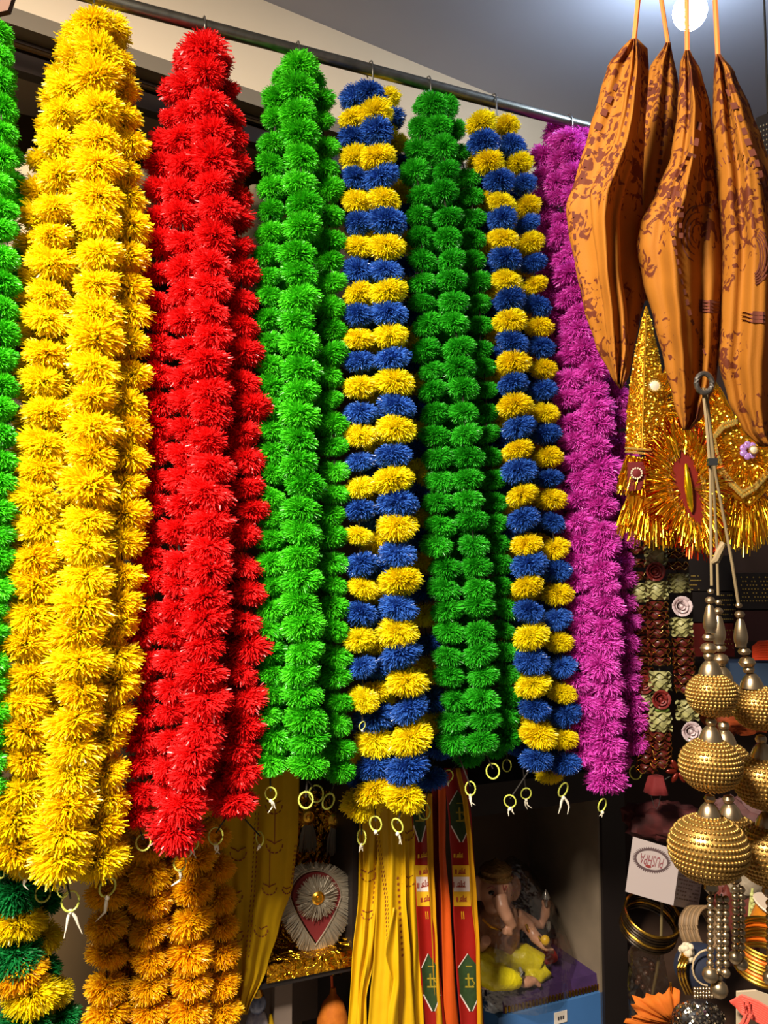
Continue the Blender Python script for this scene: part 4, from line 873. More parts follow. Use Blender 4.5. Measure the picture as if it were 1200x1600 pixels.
for yy in rowsY:
    t = (yy - 478) / 227; a, c, r_ = interp(le, yy), interp(ri, yy), interp(rd, yy)
    vs += [P(a, yy, CD + .0), P((a + r_) / 2, yy, CD - .022 * t - .001), P(r_, yy, CD - .035 * t - .002), P((c + r_) / 2, yy, CD - .030 * t - .001), P(c, yy, CD), P((a + c) / 2, yy, CD + .05 * t + .003)]
b.add(vs, [(i * 6 + j, i * 6 + (j + 1) % 6, (i + 1) * 6 + (j + 1) % 6, (i + 1) * 6 + j) for i in range(len(rowsY) - 1) for j in range(6)] + [tuple(range(6)), tuple((len(rowsY) - 1) * 6 + j for j in range(6))[::-1]])
b.build('cone', M_gold2, cr, smooth=False)
b = MB()
for i in range(2600):
    yy = 480 + 224 * R() ** .62; t = (yy - 478) / 227; a, c, r_ = interp(le, yy), interp(ri, yy), interp(rd, yy); u = R()
    if u < .5: x = a + (r_ - a) * u * 2; dd = t * (.044 * u * 2 if u < .25 else .022 + .026 * (u * 2 - .5))
    else: x = r_ + (c - r_) * (u - .5) * 2; v_ = 2 - u * 2; dd = t * (.060 * v_ if v_ < .5 else .030 + .010 * (v_ - .5))
    sequin(b, P(x, yy, CD - dd - .004), .0021)
b.build('glitter', M_seq, cr, kind='stuff')
b = MB()
for k_, (a, c) in enumerate((((978, 700), (1052, 696)), ((978, 706), (1052, 702)))):
    beads_along(b, [a, ((a[0] + c[0]) / 2, a[1] + 3), c], CD - .04, .0028, 2.8)
b.build('bead_band', M_bgold, cr, kind='stuff')
b = MB(); b.tube([P(x, yy, CD - .036 * (yy - 478) / 227 - .003) for x, yy in ((1010, 482), (1008, 540), (1005, 620), (1003, 700))], .0022, 6); b.build('ridge', M_gold, cr)
b = MB()
for (p, r_) in (([(1052, 560), (1058, 640), (1062, 720)], 1), ): pass
outline_fringe(b, [(1036, 580), (1044, 640), (1052, 700), (1056, 760)], (1000, 640), CD - .01, 4, 16, 380, .0016)
outline_fringe(b, [(978, 712), (1000, 716), (1030, 714), (1052, 708)], (1012, 600), CD - .03, 2, 46, 520, .0016)
outline_fringe(b, [(980, 780), (1000, 790), (1024, 796), (1046, 800)], (1014, 690), CD - .02, 30, 48, 900, .0017, .35)
b.build('tinsel', M_tinsel, cr, kind='stuff')
b = MB(); b.poly([P(x, yy, CD - .045) for x, yy in ((980, 722), (1004, 722), (1010, 745), (1000, 766), (980, 768))], Vector((0, -1, 0)), .004); b.build('maroon_patch', M_maroon, cr, smooth=False)
jewel(cr, 994, 740, CD - .052, .011, M_maroon, M_pearl, 'maroon medallion with pearl rim'); jewel(cr, 1022, 603, CD - .04, .012, M_pearl, M_bgold, 'pale jewelled medallion')
b = MB(); b.poly([P(x, yy, CD - .03) for x, yy in ((978, 770), (1014, 752), (1034, 770), (1040, 800), (986, 806))], Vector((0, -1, 0)), .004); b.build('lower_plate', M_gold2, cr, smooth=False)

c2 = thing('gold_crown', P(1085, 848, CD), 'leaf-shaped gold and red tinsel crown between the two pointed gold crowns', 'crown')
lf = [(1062, 692), (1044, 712), (1040, 745), (1050, 785), (1074, 818), (1100, 834), (1106, 810), (1104, 770), (1096, 726), (1080, 700), (1062, 692)]
b = MB(); b.poly([P(x, yy, CD - .06) for x, yy in lf[:-1]], Vector((0, -1, 0)), .008); b.build('field', mat('red_satin', S(120, 24, 12), .5), c2, smooth=False)
b = MB(); beads_along(b, lf, CD - .072, .003, 3); beads_along(b, [(1074 + (x - 1074) * .86, 764 + (yy - 764) * .86) for x, yy in lf], CD - .072, .0022, 3); b.build('bead_border', M_bgold, c2, kind='stuff')
b = MB(); b.tube([P(1072, 725, CD - .078), P(1075, 760, CD - .088), P(1079, 790, CD - .078), P(1081, 800, CD - .075)], [.003, .008, .006, .002], 10); b.build('boss', mat('yellow_gold', S(250, 206, 20), .2, .9), c2)
b = MB(); outline_fringe(b, lf, (1078, 764), CD - .072, 18, 30, 1300, .0016, .3); b.build('tinsel', M_tinsel, c2, kind='stuff')
b = MB(); outline_fringe(b, lf, (1082, 754), CD - .05, 2, 36, 620, .0018, .35); b.build('red_tinsel', M_rtinsel, c2, kind='stuff')

c3 = thing('gold_crown', P(1160, 845, CD), 'pointed gold tinsel crown with a lilac flower jewel at the right', 'crown')
hd = [(1122, 612), (1112, 640), (1094, 670), (1092, 720), (1110, 752), (1140, 778), (1166, 792), (1200, 760), (1236, 720), (1220, 690), (1180, 690), (1150, 670), (1136, 640), (1122, 612)]
b = MB(); b.poly([P(x, yy, CD - .02) for x, yy in hd[:-1]], Vector((0, -1, 0)), .02); b.build('plate', M_gold2, c3, smooth=False)
b = MB()
for i in range(2400):
    yy = U(616, 786); x = U(1094, 1230); ins = False; hh_ = hd[:-1]
    for (xa, ya), (xb, yb_) in zip(hh_, hh_[1:] + hh_[:1]):
        if (ya > yy) != (yb_ > yy) and x < (xb - xa) * (yy - ya) / (yb_ - ya) + xa: ins = not ins
    if ins: sequin(b, P(x, yy, CD - .043), .0022)
b.build('glitter', M_seq, c3, kind='stuff')
b = MB()
for s in (0, 7):
    beads_along(b, [(1150, 657 + s * .6), (1130, 662 + s), (1116, 680 + s * .6), (1113 + s, 706), (1122 + s, 735 - s * .4), (1142, 758 - s), (1160, 776 - s), (1180, 764 - s), (1200, 742 - s), (1230, 712 - s)], CD - .052, .0042, 4)
b.build('bead_border', M_bgold, c3, kind='stuff')
b = MB(); outline_fringe(b, hd, (1160, 710), CD - .03, 10, 22, 1100, .0016, .3); outline_fringe(b, [(1100, 760), (1130, 782), (1165, 800), (1205, 776), (1236, 740)], (1162, 690), CD - .02, 8, 52, 900, .0017, .3)
outline_fringe(b, [(1130, 690), (1150, 730), (1170, 740), (1195, 730), (1160, 700)], (1165, 715), CD - .045, 6, 14, 420, .0014, .4); b.build('tinsel', M_tinsel, c3, kind='stuff')
b = MB()
for i in range(7):
    a_ = i * .8976; c_ = P(1170 + 9 * math.cos(a_), 704 + 9 * math.sin(a_), CD - .055); b.ell(c_, (.008, .004, .008), 10, 6)
b.build('flower_jewel', mat('lilac_jewel', S(176, 130, 200), .2), c3, label='lilac flower jewel', kind='stuff')
jewel(c3, 1176, 703, CD - .064, .008, M_pearl, M_bgold, 'pearl medallion')

# black sequinned trimming at the right edge
t = thing('sequin_trim', P(1200, 250, 1.5), 'black sequinned trimming hanging at the right edge above the bags', 'trimming')
b = MB(); b.hexa([P(1181, 184, 1.5), P(1240, 160, 1.42), P(1240, 300, 1.42), P(1181, 300, 1.5), P(1181, 184, 1.505), P(1240, 160, 1.425), P(1240, 300, 1.425), P(1181, 300, 1.505)]); b.build('band', M_black, t, smooth=False)
b = MB()
for i in range(9):
    for j in range(12): b.bead(P(1184 + i * 5, 200 + j * 8 - i * 2, 1.497 - i * .0068), .0026)
b.build('sequins', mat('silver_sequin', S(220, 216, 190), .2, .9), t, kind='stuff')
b = MB(); b.tube([P(1200, 176, 1.47), Vector((P(1200, 176, 1.47).x, P(1200, 176, 1.47).y, CEIL))], .002, 6); b.build('string', M_cord, t)

# ------------------------------------------------------------------ dark flower garlands under the crowns
FD = 1.9
M_cream = mat('cream_ruffle', S(176, 170, 112), .5, noise=.4, nscale=90)
M_mar = mat('maroon_ruffle', S(92, 26, 22), .4, noise=.3, nscale=90)
M_edge = mat('gold_edging', S(200, 150, 70), .25, 1.0)
M_rose = mat('red_rose', S(122, 34, 28), .5); M_prose = mat('pale_rose', S(206, 184, 184), .35); M_leafg = mat('leaf_green', S(96, 120, 40), .5)
def ruffle(par, x, yy, wp, hp, m, edge, dep, rows=4):
    c = P(x, yy, dep); w_ = wp * mpp(c) / 2; h_ = hp * mpp(c); b = MB(); be = MB()
    for r_ in range(rows):
        z_ = (r_ + .5) / rows * h_ - h_ / 2; pth = []; ph = U(0, 6); n = 30
        ring_i = []; ring_o = []
        for i in range(n):
            a_ = 6.2832 * i / n; rr = w_ * (1 + .10 * math.sin(5 * a_ + ph)); ring_o.append(c + Vector((rr * math.cos(a_), rr * math.sin(a_) * .8, z_ + h_ / rows * .5 * math.sin(6 * a_ + ph * 2)))); ring_i.append(c + Vector((w_ * .3 * math.cos(a_), w_ * .3 * math.sin(a_), z_)))
        b.add(ring_i + ring_o, [(i, (i + 1) % n, n + (i + 1) % n, n + i) for i in range(n)])
        if edge: be.tube(ring_o, .0011, 5, closed=True)
    b.lathe([(w_ * .55, -h_ / 2), (w_ * .72, 0), (w_ * .55, h_ / 2)], c, 14)
    o = b.build('ruffle', m, par, sharp=None)
    if edge: be.build('gold_edge', M_edge, o, kind='stuff')
def rose(par, x, yy, rp, m, dep):
    c = P(x, yy, dep); r = rp * mpp(c); b = MB(); rot = Matrix.Rotation(-.5, 3, 'X')
    for lay, (rr, n, lean) in enumerate(((1.0, 5, .5), (.72, 4, .25), (.42, 3, .05))):
        for i in range(n):
            a_ = 6.2832 * i / n + lay * .6; vs = []
            for u in (-.62, -.3, 0, .3, .62):
                for v in (0, .5, 1):
                    q_ = Vector((math.cos(a_ + u * 1.4) * r * rr * (.35 + v * (.4 + lean * .5)), (-.5 + v * 1.1 - abs(u) * .3 * v) * r * -.7 - .2 * r, math.sin(a_ + u * 1.4) * r * rr * (.35 + v * (.4 + lean * .5)))); vs.append(c + q_)
            b.add(vs, [(p * 3 + v, (p + 1) * 3 + v, (p + 1) * 3 + v + 1, p * 3 + v + 1) for p in range(4) for v in range(2)])
    b.ell(c + Vector((0, -.1 * r, 0)), (r * .25, r * .4, r * .25), 8, 6)
    b.build('rose', m, par, sharp=None, solid=.0006)
def fgarland(label, items, dep, x0):
    xs = [i[1] for i in items]; ysl = [i[2] for i in items]
    t = thing('flower_garland', P(xs[-1], ysl[-1] + 14, dep), label, 'garland', 'dark ruffled flower garlands under the crowns')
    b = MB(); b.tube([P(x0, 800, dep)] + [P(x, yy, dep) for k_, x, yy in items], .0016, 5); b.build('cord', M_cord, t)
    for k_, x, yy in items:
        if k_ == 'c': ruffle(t, x, yy, 34, 30, M_cream, False, dep, 5)
        elif k_ == 'm': ruffle(t, x, yy, 32, 13, M_mar, True, dep, 2)
        elif k_ == 'r': rose(t, x, yy, 15, M_rose, dep - .008)
        elif k_ == 'p': rose(t, x, yy, 16, M_prose, dep - .008)
        elif k_ == 'g':
            b = MB()
            for s in (-6, 0, 6): b.ell(P(x + s, yy, dep - .012), (.008, .004, .005), 8, 6)
            b.build('leaves', M_leafg, t, kind='stuff')
        elif k_ == 'b':
            c = P(x, yy, dep); b = MB(); n = 20; vs = []
            for r_, z_ in ((.004, .022), (.016, .018), (.021, .0), (.026, -.018)):
                for i in range(n): a_ = 6.2832 * i / n; q_ = r_ * (1 + .12 * math.sin(5 * a_)); vs.append(c + Vector((q_ * math.cos(a_), q_ * math.sin(a_), z_)))
            b.add(vs, [(i * n + j, i * n + (j + 1) % n, (i + 1) * n + (j + 1) % n, (i + 1) * n + j) for i in range(3) for j in range(n)]); b.build('bell_flower', M_maroon, t, solid=.0006)
            b = MB(); b.tube([P(x - 9, yy + 16, dep), P(x - 4, yy + 34, dep), P(x, yy + 38, dep), P(x + 4, yy + 30, dep), P(x + 6, yy + 16, dep)], .0009, 5); b.build('wire_loop', M_wire, t)
        elif k_ == 'f':
            c = P(x, yy, dep - .01); b = MB()
            for i in range(6): a_ = i * 1.047; b.ell(c + Vector((math.cos(a_) * .016, 0, math.sin(a_) * .016)), (.013, .004, .006), 10, 6, Matrix.Rotation(-a_, 3, 'Y'))
            b.build('gilt_flower', mat('gilt_red', S(110, 30, 16), .3, .5), t, kind='stuff')
A = [('m', 1022, 848), ('c', 1025, 868), ('r', 1022, 893), ('c', 1026, 922)] + [('m', 1026 + i * .7, 946 + i * 14.5) for i in range(7)] + [('c', 1031, 1064), ('r', 1031, 1092), ('g', 1035, 1109), ('c', 1032, 1127)] + [('m', 1031 + i, 1150 + i * 14) for i in range(4)] + [('f', 1060, 1205), ('b', 1026, 1226)]
fgarland('dark flower garland with red roses, middle of the three ruffled garlands', A, FD, 1020)
Bq = [('m', 1056, 848), ('m', 1057, 866), ('m', 1057, 884), ('c', 1060, 911), ('p', 1063, 947), ('c', 1065, 980)] + [('m', 1066 + i, 1003 + i * 14.5) for i in range(6)] + [('c', 1074, 1110), ('p', 1078, 1142), ('g', 1082, 1156)] + [('m', 1080, 1176), ('m', 1081, 1192)]
fgarland('dark flower garland with pale roses beside the metal bead tassels', Bq, FD + .01, 1054)
Cq = [('m', 994, 860), ('m', 995, 880), ('m', 996, 900), ('c', 997, 926)] + [('m', 998 + i * .8, 952 + i * 16) for i in range(8)] + [('c', 1006, 1094), ('r', 1004, 1068)] + [('m', 1007 + i * .6, 1120 + i * 16) for i in range(6)]
fgarland('dark flower garland half hidden behind the magenta bunch', Cq, FD + .06, 992)

# ------------------------------------------------------------------ metal bead tassels close to the viewer
TD = .84
M_ant = mat('antique_silver', S(176, 154, 122), .32, .95)
M_antg = mat('antique_gold', S(176, 138, 72), .38, .85)
M_cordp = mat('tan_cord', S(128, 108, 74), .7)
hk = P(1098, 600, TD)
def tassel(label, xs, dep, scale, cord, balls, strings, hookp):
    """xs(y): pixel x of the tassel axis"""
    t = thing('bead_tassel', P(xs(1540), 1540, dep), label, 'tassel', 'metal bead tassels at the right edge')
    pp = lambda yy: P(xs(yy), yy, dep); kk = mpp(pp(1100))
    b = MB(); b.tube(cord, .0016, 7); b.build('cord', M_cordp, t)
    def lz(name, prof, yy, m=M_ant):   # prof in pixels: radius, dy below yy
        b = MB(); c = pp(yy); b.lathe([(r_ * kk, -dy * kk) for r_, dy in prof], c, 20); return b.build(name, m, t)
    y0 = balls['top']
    lz('bead', [(1, -4), (4, -3), (5.5, 0), (4, 3), (1, 4)], y0 - 14); lz('bead', [(2, -6), (6, -4), (8, 0), (6, 4), (2, 6)], y0)
    lz('spindle', [(4, 0), (6, 4), (9, 16), (11, 28), (10, 36), (8, 40), (8, 44)], y0 + 7)
    lz('bead', [(3, -6), (8, -4), (10, 0), (8, 4), (3, 6)], y0 + 58); lz('bead', [(4, -9), (10, -6), (13, 0), (10, 6), (4, 9)], y0 + 75)
    for (yc, rw, rh) in balls['b']:
        lz('cap', [(3, -20), (7, -19), (13, -12), (17, -3), (18, 3), (15, 4)], yc - rh - 1)
        lz('bead', [(2, -7), (7, -5), (9, 0), (7, 5), (2, 7)], yc - rh - 27)
        b = MB(); c = pp(yc); b.ell(c, (rw * kk, rw * kk, rh * kk), 28, 18); bb = b.build('ball', M_antg, t, label='ball covered with rows of small gold beads')
        b = MB(); nr = 16
        for i in range(nr):
            th = math.pi * (.1 + .8 * i / (nr - 1)); rr = rw * math.sin(th); nb_ = max(6, int(6.2832 * rr / 6.0))
            for j in range(nb_):
                a_ = 6.2832 * (j + .5 * (i % 2)) / nb_; b.ell(c + Vector((rr * kk * math.cos(a_), rr * kk * math.sin(a_), rh * kk * math.cos(th))), 2.8 * kk, 7, 5)
        b.build('seed_beads', M_antg if yc < 9999 else M_ant, bb, kind='stuff')
    yc, rw, rh = balls['b'][-1]
    lz('cap', [(5, -8), (10, -4), (11, 4), (6, 10), (3, 12)], yc + rh + 10)
    for (dx, n, last) in strings:
        p0 = P(xs(yc + rh + 18) + dx * .7, yc + rh + 22, dep - .004); x_ = xs(yc + rh + 18) + dx
        b = MB(); b.tube([p0, P(x_, yc + rh + 30 + n * 11, dep - .004)], .0009, 5); s_ = b.build('bead_string', M_cordp, t)
        for i in range(n):
            b = MB(); b.ell(P(x_ + U(-.6, .6), yc + rh + 30 + i * 11.2, dep - .004), 5.6 * kk, 14, 9); b.build('bead', M_ant, s_)
        b = MB(); b.ell(P(x_, yc + rh + 30 + n * 11.2 + last * .5, dep - .006), last * kk, 18, 12); b.build('end_bead', M_ant, s_)
    return t
def lin(*pts): return lambda yy: interp(list(pts), yy)
x1 = lin((1112, 900), (1108, 960), (1107, 1010), (1112, 1080), (1110, 1200), (1107, 1330), (1116, 1450), (1130, 1560))
tassel('nearest metal bead tassel with three gold beaded balls', x1, TD, 1, [hk + Vector((0, 0, -.004)), P(1104, 660, TD - .002), P(1110, 740, TD), P(1111, 850, TD), P(1112, 915, TD)], {'top': 938, 'b': [(1085, 37, 33), (1195, 46, 40), (1325, 59, 50)]}, [(-2, 10, 12), (12, 12, 13), (22, 10, 7)], hk)
x2 = lin((1124, 900), (1122, 960), (1128, 1080), (1134, 1200), (1146, 1330), (1150, 1500), (1152, 1560))
tassel('metal bead tassel directly behind the nearest one', x2, TD + .10, 1, [hk + Vector((.002, .004, -.004)), P(1112, 700, TD + .05), P(1120, 850, TD + .10), P(1122, 930, TD + .10)], {'top': 955, 'b': [(1090, 30, 28), (1195, 38, 34), (1318, 46, 42)]}, [(2, 9, 10), (12, 10, 9)], hk)
x3 = lin((1154, 940), (1160, 1000), (1172, 1060), (1186, 1110), (1194, 1220), (1202, 1330), (1204, 1560))
tassel('metal bead tassel cut off by the right edge on a slanting cord', x3, TD + .04, 1, [hk + Vector((.004, .002, -.004)), P(1118, 740, TD + .02), P(1133, 820, TD + .04), P(1144, 880, TD + .04), P(1154, 945, TD + .04)], {'top': 960, 'b': [(1106, 38, 33), (1222, 44, 40), (1335, 50, 46)]}, [(0, 10, 10), (12, 9, 9)], hk)
b = MB(); path = [hk + Vector((.008 * math.sin(6.2832 * i / 16), -.004, .010 * math.cos(6.2832 * i / 16))) for i in range(16)]
b.tube(path, .0028, 8, closed=True)
h_ = tag(b.build('metal_ring', mat('dull_steel', S(120, 112, 104), .35, .9)), 'grey metal ring on the saffron bag that carries the bead tassels', 'ring')
b = MB(); b.tube([P(1112, 880, TD - .004), P(1119, 876, TD - .006), P(1125, 862, TD - .006), P(1128, 850, TD - .004), P(1134, 853, TD)], [.002, .004, .0045, .003, .0015], 8); b.build('knotted_end', M_cordp, h_)
b = MB(); b.box(P(1113, 722, TD - .004), (.009, .006, .007)); b.build('clasp', M_wire, h_, smooth=False)

# ------------------------------------------------------------------ goods on the lower right shelves
zs = P(1080, 1740, 1.6).z
sh = thing('goods_shelf', Vector((1.0, 2.1, zs)), 'dark wooden shelf unit carrying the boxes and bangles at lower right', 'shelf')
A_ = bl(TP + .077, -.24, zs); B_ = bl(TP + .077, -.57, zs); b = MB(); b.poly([Vector((q_.x, q_.y, zs)) for q_ in (A_, B_, Vector((B_.x, 2.59, 0)), Vector((1.7, 2.59, 0)), Vector((1.7, 1.1, 0)), Vector((.56, 1.1, 0)))], Vector((0, 0, -1)), .024); b.build('board', M_shelf, sh, smooth=False)
z2 = P(1100, 1050, 2.3).z
b = MB(); b.box((1.12, 2.42, z2 - .012), (1.0, .36, .024)); b.build('upper_board', M_shelf, sh, smooth=False)
# white lettered carton, upside down
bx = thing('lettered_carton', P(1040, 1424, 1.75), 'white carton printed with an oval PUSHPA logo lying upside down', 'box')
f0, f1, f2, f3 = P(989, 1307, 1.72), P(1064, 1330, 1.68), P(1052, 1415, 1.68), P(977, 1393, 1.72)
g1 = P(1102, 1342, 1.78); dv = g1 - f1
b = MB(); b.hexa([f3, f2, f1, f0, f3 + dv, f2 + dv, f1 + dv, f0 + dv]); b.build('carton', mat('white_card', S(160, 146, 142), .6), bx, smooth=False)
fu = (f1 - f0); fv = (f3 - f0); fnm = fu.cross(fv).normalized()
if fnm.y > 0: fnm = -fnm
def fc(x, yy, out=.0006):                       # pixel -> point on the front face
    d = ray(x, yy); return CAM + d * ((f0 - CAM).dot(fnm) / d.dot(fnm)) + fnm * out
lc = (1018.5, 1344); ca, sa = math.cos(.24), math.sin(.24)
def lp(u, v): return (lc[0] + u * ca - v * sa, lc[1] + u * sa + v * ca)
b = MB(); n = 48; vs = []
for i in range(n * 2):
    a_ = 6.2832 * i / (n * 2); ro = 1.0 if i % 2 else .86; vs.append(fc(*lp(31 * ro * math.cos(a_), 20.5 * ro * math.sin(a_)))); 
for i in range(n * 2):
    a_ = 6.2832 * i / (n * 2); vs.append(fc(*lp(24.5 * math.cos(a_), 14.6 * math.sin(a_))))
m2 = n * 2
b.add(vs, [(i, (i + 1) % m2, m2 + (i + 1) % m2, m2 + i) for i in range(m2)]); b.build('logo_border', mat('logo_ink', S(72, 52, 52), .6), bx, smooth=False)
def text_mesh(txt):
    cu = bpy.data.curves.new('txt', 'FONT'); cu.body = txt; cu.align_x = 'CENTER'; cu.align_y = 'CENTER'; cu.resolution_u = 3
    o = bpy.data.objects.new('txt', cu); C.objects.link(o); dg = bpy.context.evaluated_depsgraph_get(); dg.update(); me = o.evaluated_get(dg).to_mesh()
    v = [tuple(q.co) for q in me.vertices]; f = [tuple(p.vertices) for p in me.polygons]; o.evaluated_get(dg).to_mesh_clear(); bpy.data.objects.remove(o); bpy.data.curves.remove(cu); return v, f
v, f = text_mesh('PUSHPA'); hw = max(abs(q[0]) for q in v)
b = MB(); b.add([fc(*lp(-q[0] / hw * 19, q[1] * (9.5 + 5 * (-q[0] / hw) * -.0) / .36 * .9), out=.0008) for q in v], f); b.build('lettering', mat('logo_text', S(120, 60, 64), .6), bx, smooth=False, kind='stuff', label='upside-down word PUSHPA')
b = MB(); b.poly([fc(*lp(-3 + 5 * math.cos(i * .63), 10.5 + 2.2 * math.sin(i * .63)), out=.0006) for i in range(10)], fnm, .0003); b.build('logo_mark', M_rose, bx, smooth=False)
sN = dv.cross(f2 - f1).normalized()
if sN.x < 0: sN = -sN
b = MB()
for r_ in range(12):
    for j in range(9):
        if R() < .12: continue
        u0 = .06 + j * .1; vv = .08 + r_ * .07; p_ = f1 + dv * u0 + (f2 - f1) * vv + sN * .0006; b.ribbon([p_, p_ + dv * U(.05, .085)], .0028, sN)
b.build('fine_print', mat('silver_print', S(120, 110, 100), .4, .6), bx, kind='stuff')

def bangle(par, c, r, th, m, tilt, name='bangle', n=30):
    b = MB(); b.tube([c + tilt @ Vector((r * math.cos(6.2832 * i / n), r * math.sin(6.2832 * i / n), 0)) for i in range(n)], th, 8, closed=True); return b.build(name, m, par)
M_dkb = mat('dark_bangle', S(54, 40, 24), .25, .6, noise=.5, nscale=120); M_gb = mat('gold_bangle', S(206, 160, 60), .25, 1.0)
def bset(label, x, yy, dep, rp, n, tilt, mats, th=.003, dz=.0075):
    c = P(x, yy, dep); r = rp * mpp(c); t = thing('bangle_stack', c - Vector((0, 0, r)), label, 'bangles')
    ax = tilt @ Vector((0, 0, 1))
    for i in range(n): bangle(t, c + ax * dz * i, r, th, mats[i % len(mats)], tilt)
    return t
bset('dark bangles with gold studs lying under the white lettered carton', 1012, 1452, 1.78, 42, 7, Matrix.Rotation(.5, 3, 'X') @ Matrix.Rotation(.1, 3, 'Y'), [M_dkb, M_dkb, M_gb, M_dkb])
bset('gold and orange bangles stacked at the lower right edge', 1196, 1510, 1.3, 46, 9, Matrix.Rotation(.28, 3, 'X'), [M_gb, M_gb, mat('orange_bangle', S(226, 110, 20), .3, .3), M_gb], .0028, .0062)
bset('brown thread bangles beside the dark gold-studded bangles', 1086, 1452, 1.72, 32, 8, Matrix.Rotation(1.2, 3, 'X') @ Matrix.Rotation(.5, 3, 'Y'), [mat('brown_thread', S(112, 88, 60), .6), mat('tan_thread', S(136, 106, 72), .6)], .0032, .006)
# clear packet with dark jewellery
t = thing('clear_packet', P(1008, 1590, 1.75), 'clear plastic packet with dark jewellery behind the orange cloth flower', 'packet')
b = MB(); pts = [(986, 1480), (1030, 1476), (1040, 1530), (1036, 1610), (984, 1612), (980, 1540)]; b.poly([P(x, yy, 1.76) for x, yy in pts], Vector((0, -1, 0)), .02); b.build('wrapper', film_mat('packet_film', (.7, .66, .6, 1), .14), t)
b = MB(); b.tube([P(1034, 1410, 1.75), P(1033, 1470, 1.75), P(1026, 1520, 1.75), P(1018, 1560, 1.75)], .003, 7); b.build('stick', mat('olive_stick', S(110, 94, 60), .5), t)
b = MB(); 
for i in range(14): b.ell(P(1008 + 12 * math.sin(i), 1500 + i * 7, 1.755), .006, 8, 6)
b.build('dark_beads', mat('brown_bead', S(76, 50, 40), .3), t, kind='stuff')
# orange cloth flower
t = thing('cloth_flower', P(1030, 1604, 1.5), 'orange pleated cloth flower on the lower right shelf', 'cloth')
c = P(1050, 1592, 1.5); kk = mpp(c); b = MB(); vs = []; n = 46
for i in range(n + 1):
    a_ = math.radians(150 + 175 * i / n - 70); 
    for r_ in (.12, .4, .7, 1.0):
        ln = 72 * (1 - .3 * abs(i / n - .4) + .10 * math.sin(i * .5) + .05 * math.sin(i * 1.7)) * r_; z_ = .007 * math.sin(i * 1.15 + 2 * math.sin(i * .37)) * r_ + .003 * math.sin(i * 3.1)
        vs.append(c + Vector((math.cos(a_) * ln * kk, -.01 - z_ - .03 * r_ * (1 - r_), math.sin(a_) * ln * kk * .72)))
b.add(vs, [(i * 4 + j, (i + 1) * 4 + j, (i + 1) * 4 + j + 1, i * 4 + j + 1) for i in range(n) for j in range(3)]); b.build('petals', cloth_mat('orange_organza', S(232, 130, 34), S(196, 92, 30), .3, 40), t, solid=.0006, sharp=None)
b = MB(); b.tube([P(1048, 1535, 1.49), P(1047, 1560, 1.488), P(1052, 1590, 1.488), P(1062, 1612, 1.49)], .0022, 7); b.build('gold_edge', M_gb, t)
# blue beaded turban with gold braid
t = thing('beaded_turban', P(1092, 1560, 1.6), 'dark blue small turban with gold braid and white wool beside the bead strings', 'turban')
c = P(1094, 1512, 1.62); kk = mpp(c); b = MB(); b.ell(c, (40 * kk, 36 * kk, 36 * kk), 26, 16); b.build('cap', mat('blue_velvet', S(20, 28, 52), .8, noise=.4, nscale=120), t)
for k_, off in enumerate((-8, -3, 2)):
    b = MB(); pts = [P(1078 + off + 10 * math.sin(i * .28) * -1, 1484 + i * 5.8, 1.62 - 34 * kk * math.sin(.35 + i * .2) - .006) for i in range(13)]; b.tube(pts, [.0022 + .0008 * (i % 2) for i in range(13)], 7); b.build('gold_braid', M_gb, t)
b = MB(); b.tube(arc and [P(x, yy, 1.62 - 34 * kk) for x, yy in arc(1106, 1512, 24, 28, 1.6, 4.9)], .0018, 6); b.build('pale_piping', mat('cream_piping', S(196, 170, 130), .5), t)
b = MB()
for i in range(26): b.ell(P(1072 + U(-7, 9), 1484 + U(-6, 20), 1.60 + U(-.01, .01)), .0075 * U(.7, 1.2), 8, 6)
b.build('white_wool', mat('white_wool', S(206, 190, 160), .95), t, kind='stuff')
b = MB()
for i in range(24): b.ell(P(1086 + (i % 8) * 4.5, 1546 + (i // 8) * 5 + U(-1, 1), 1.565), .004, 9, 6)
b.build('silver_beads', M_ant, t, kind='stuff')
# silver sequinned purse
t = thing('sequin_purse', P(1088, 1604, 1.45), 'small black purse covered with silver sequins on the lower right shelf', 'purse')
c = P(1090, 1590, 1.47); kk = mpp(c); b = MB(); b.ell(c, (40 * kk, 24 * kk, 26 * kk), 24, 14); b.build('body', M_black, t)
b = MB()
for i in range(520):
    th = U(.35, 2.5); a_ = U(3.3, 6.1); p_ = c + Vector((40 * kk * math.sin(th) * math.cos(a_), 24 * kk * math.sin(th) * math.sin(a_), 26 * kk * math.cos(th))); nn = (p_ - c).normalized() + Vector((U(-.6, .6), U(-.6, .6), U(-.6, .6))); nn.normalize(); sx = nn.cross(Vector((0, 0, 1))).normalized() * .0026; sz = nn.cross(sx).normalized() * .0026
    p_ += (p_ - c).normalized() * .0015; b.add([p_ - sx, p_ - sz, p_ + sx, p_ + sz], [(0, 1, 2, 3)])
b.build('sequins', mat('silver_sequins', S(200, 190, 174), .2, 1.0), t, kind='stuff')
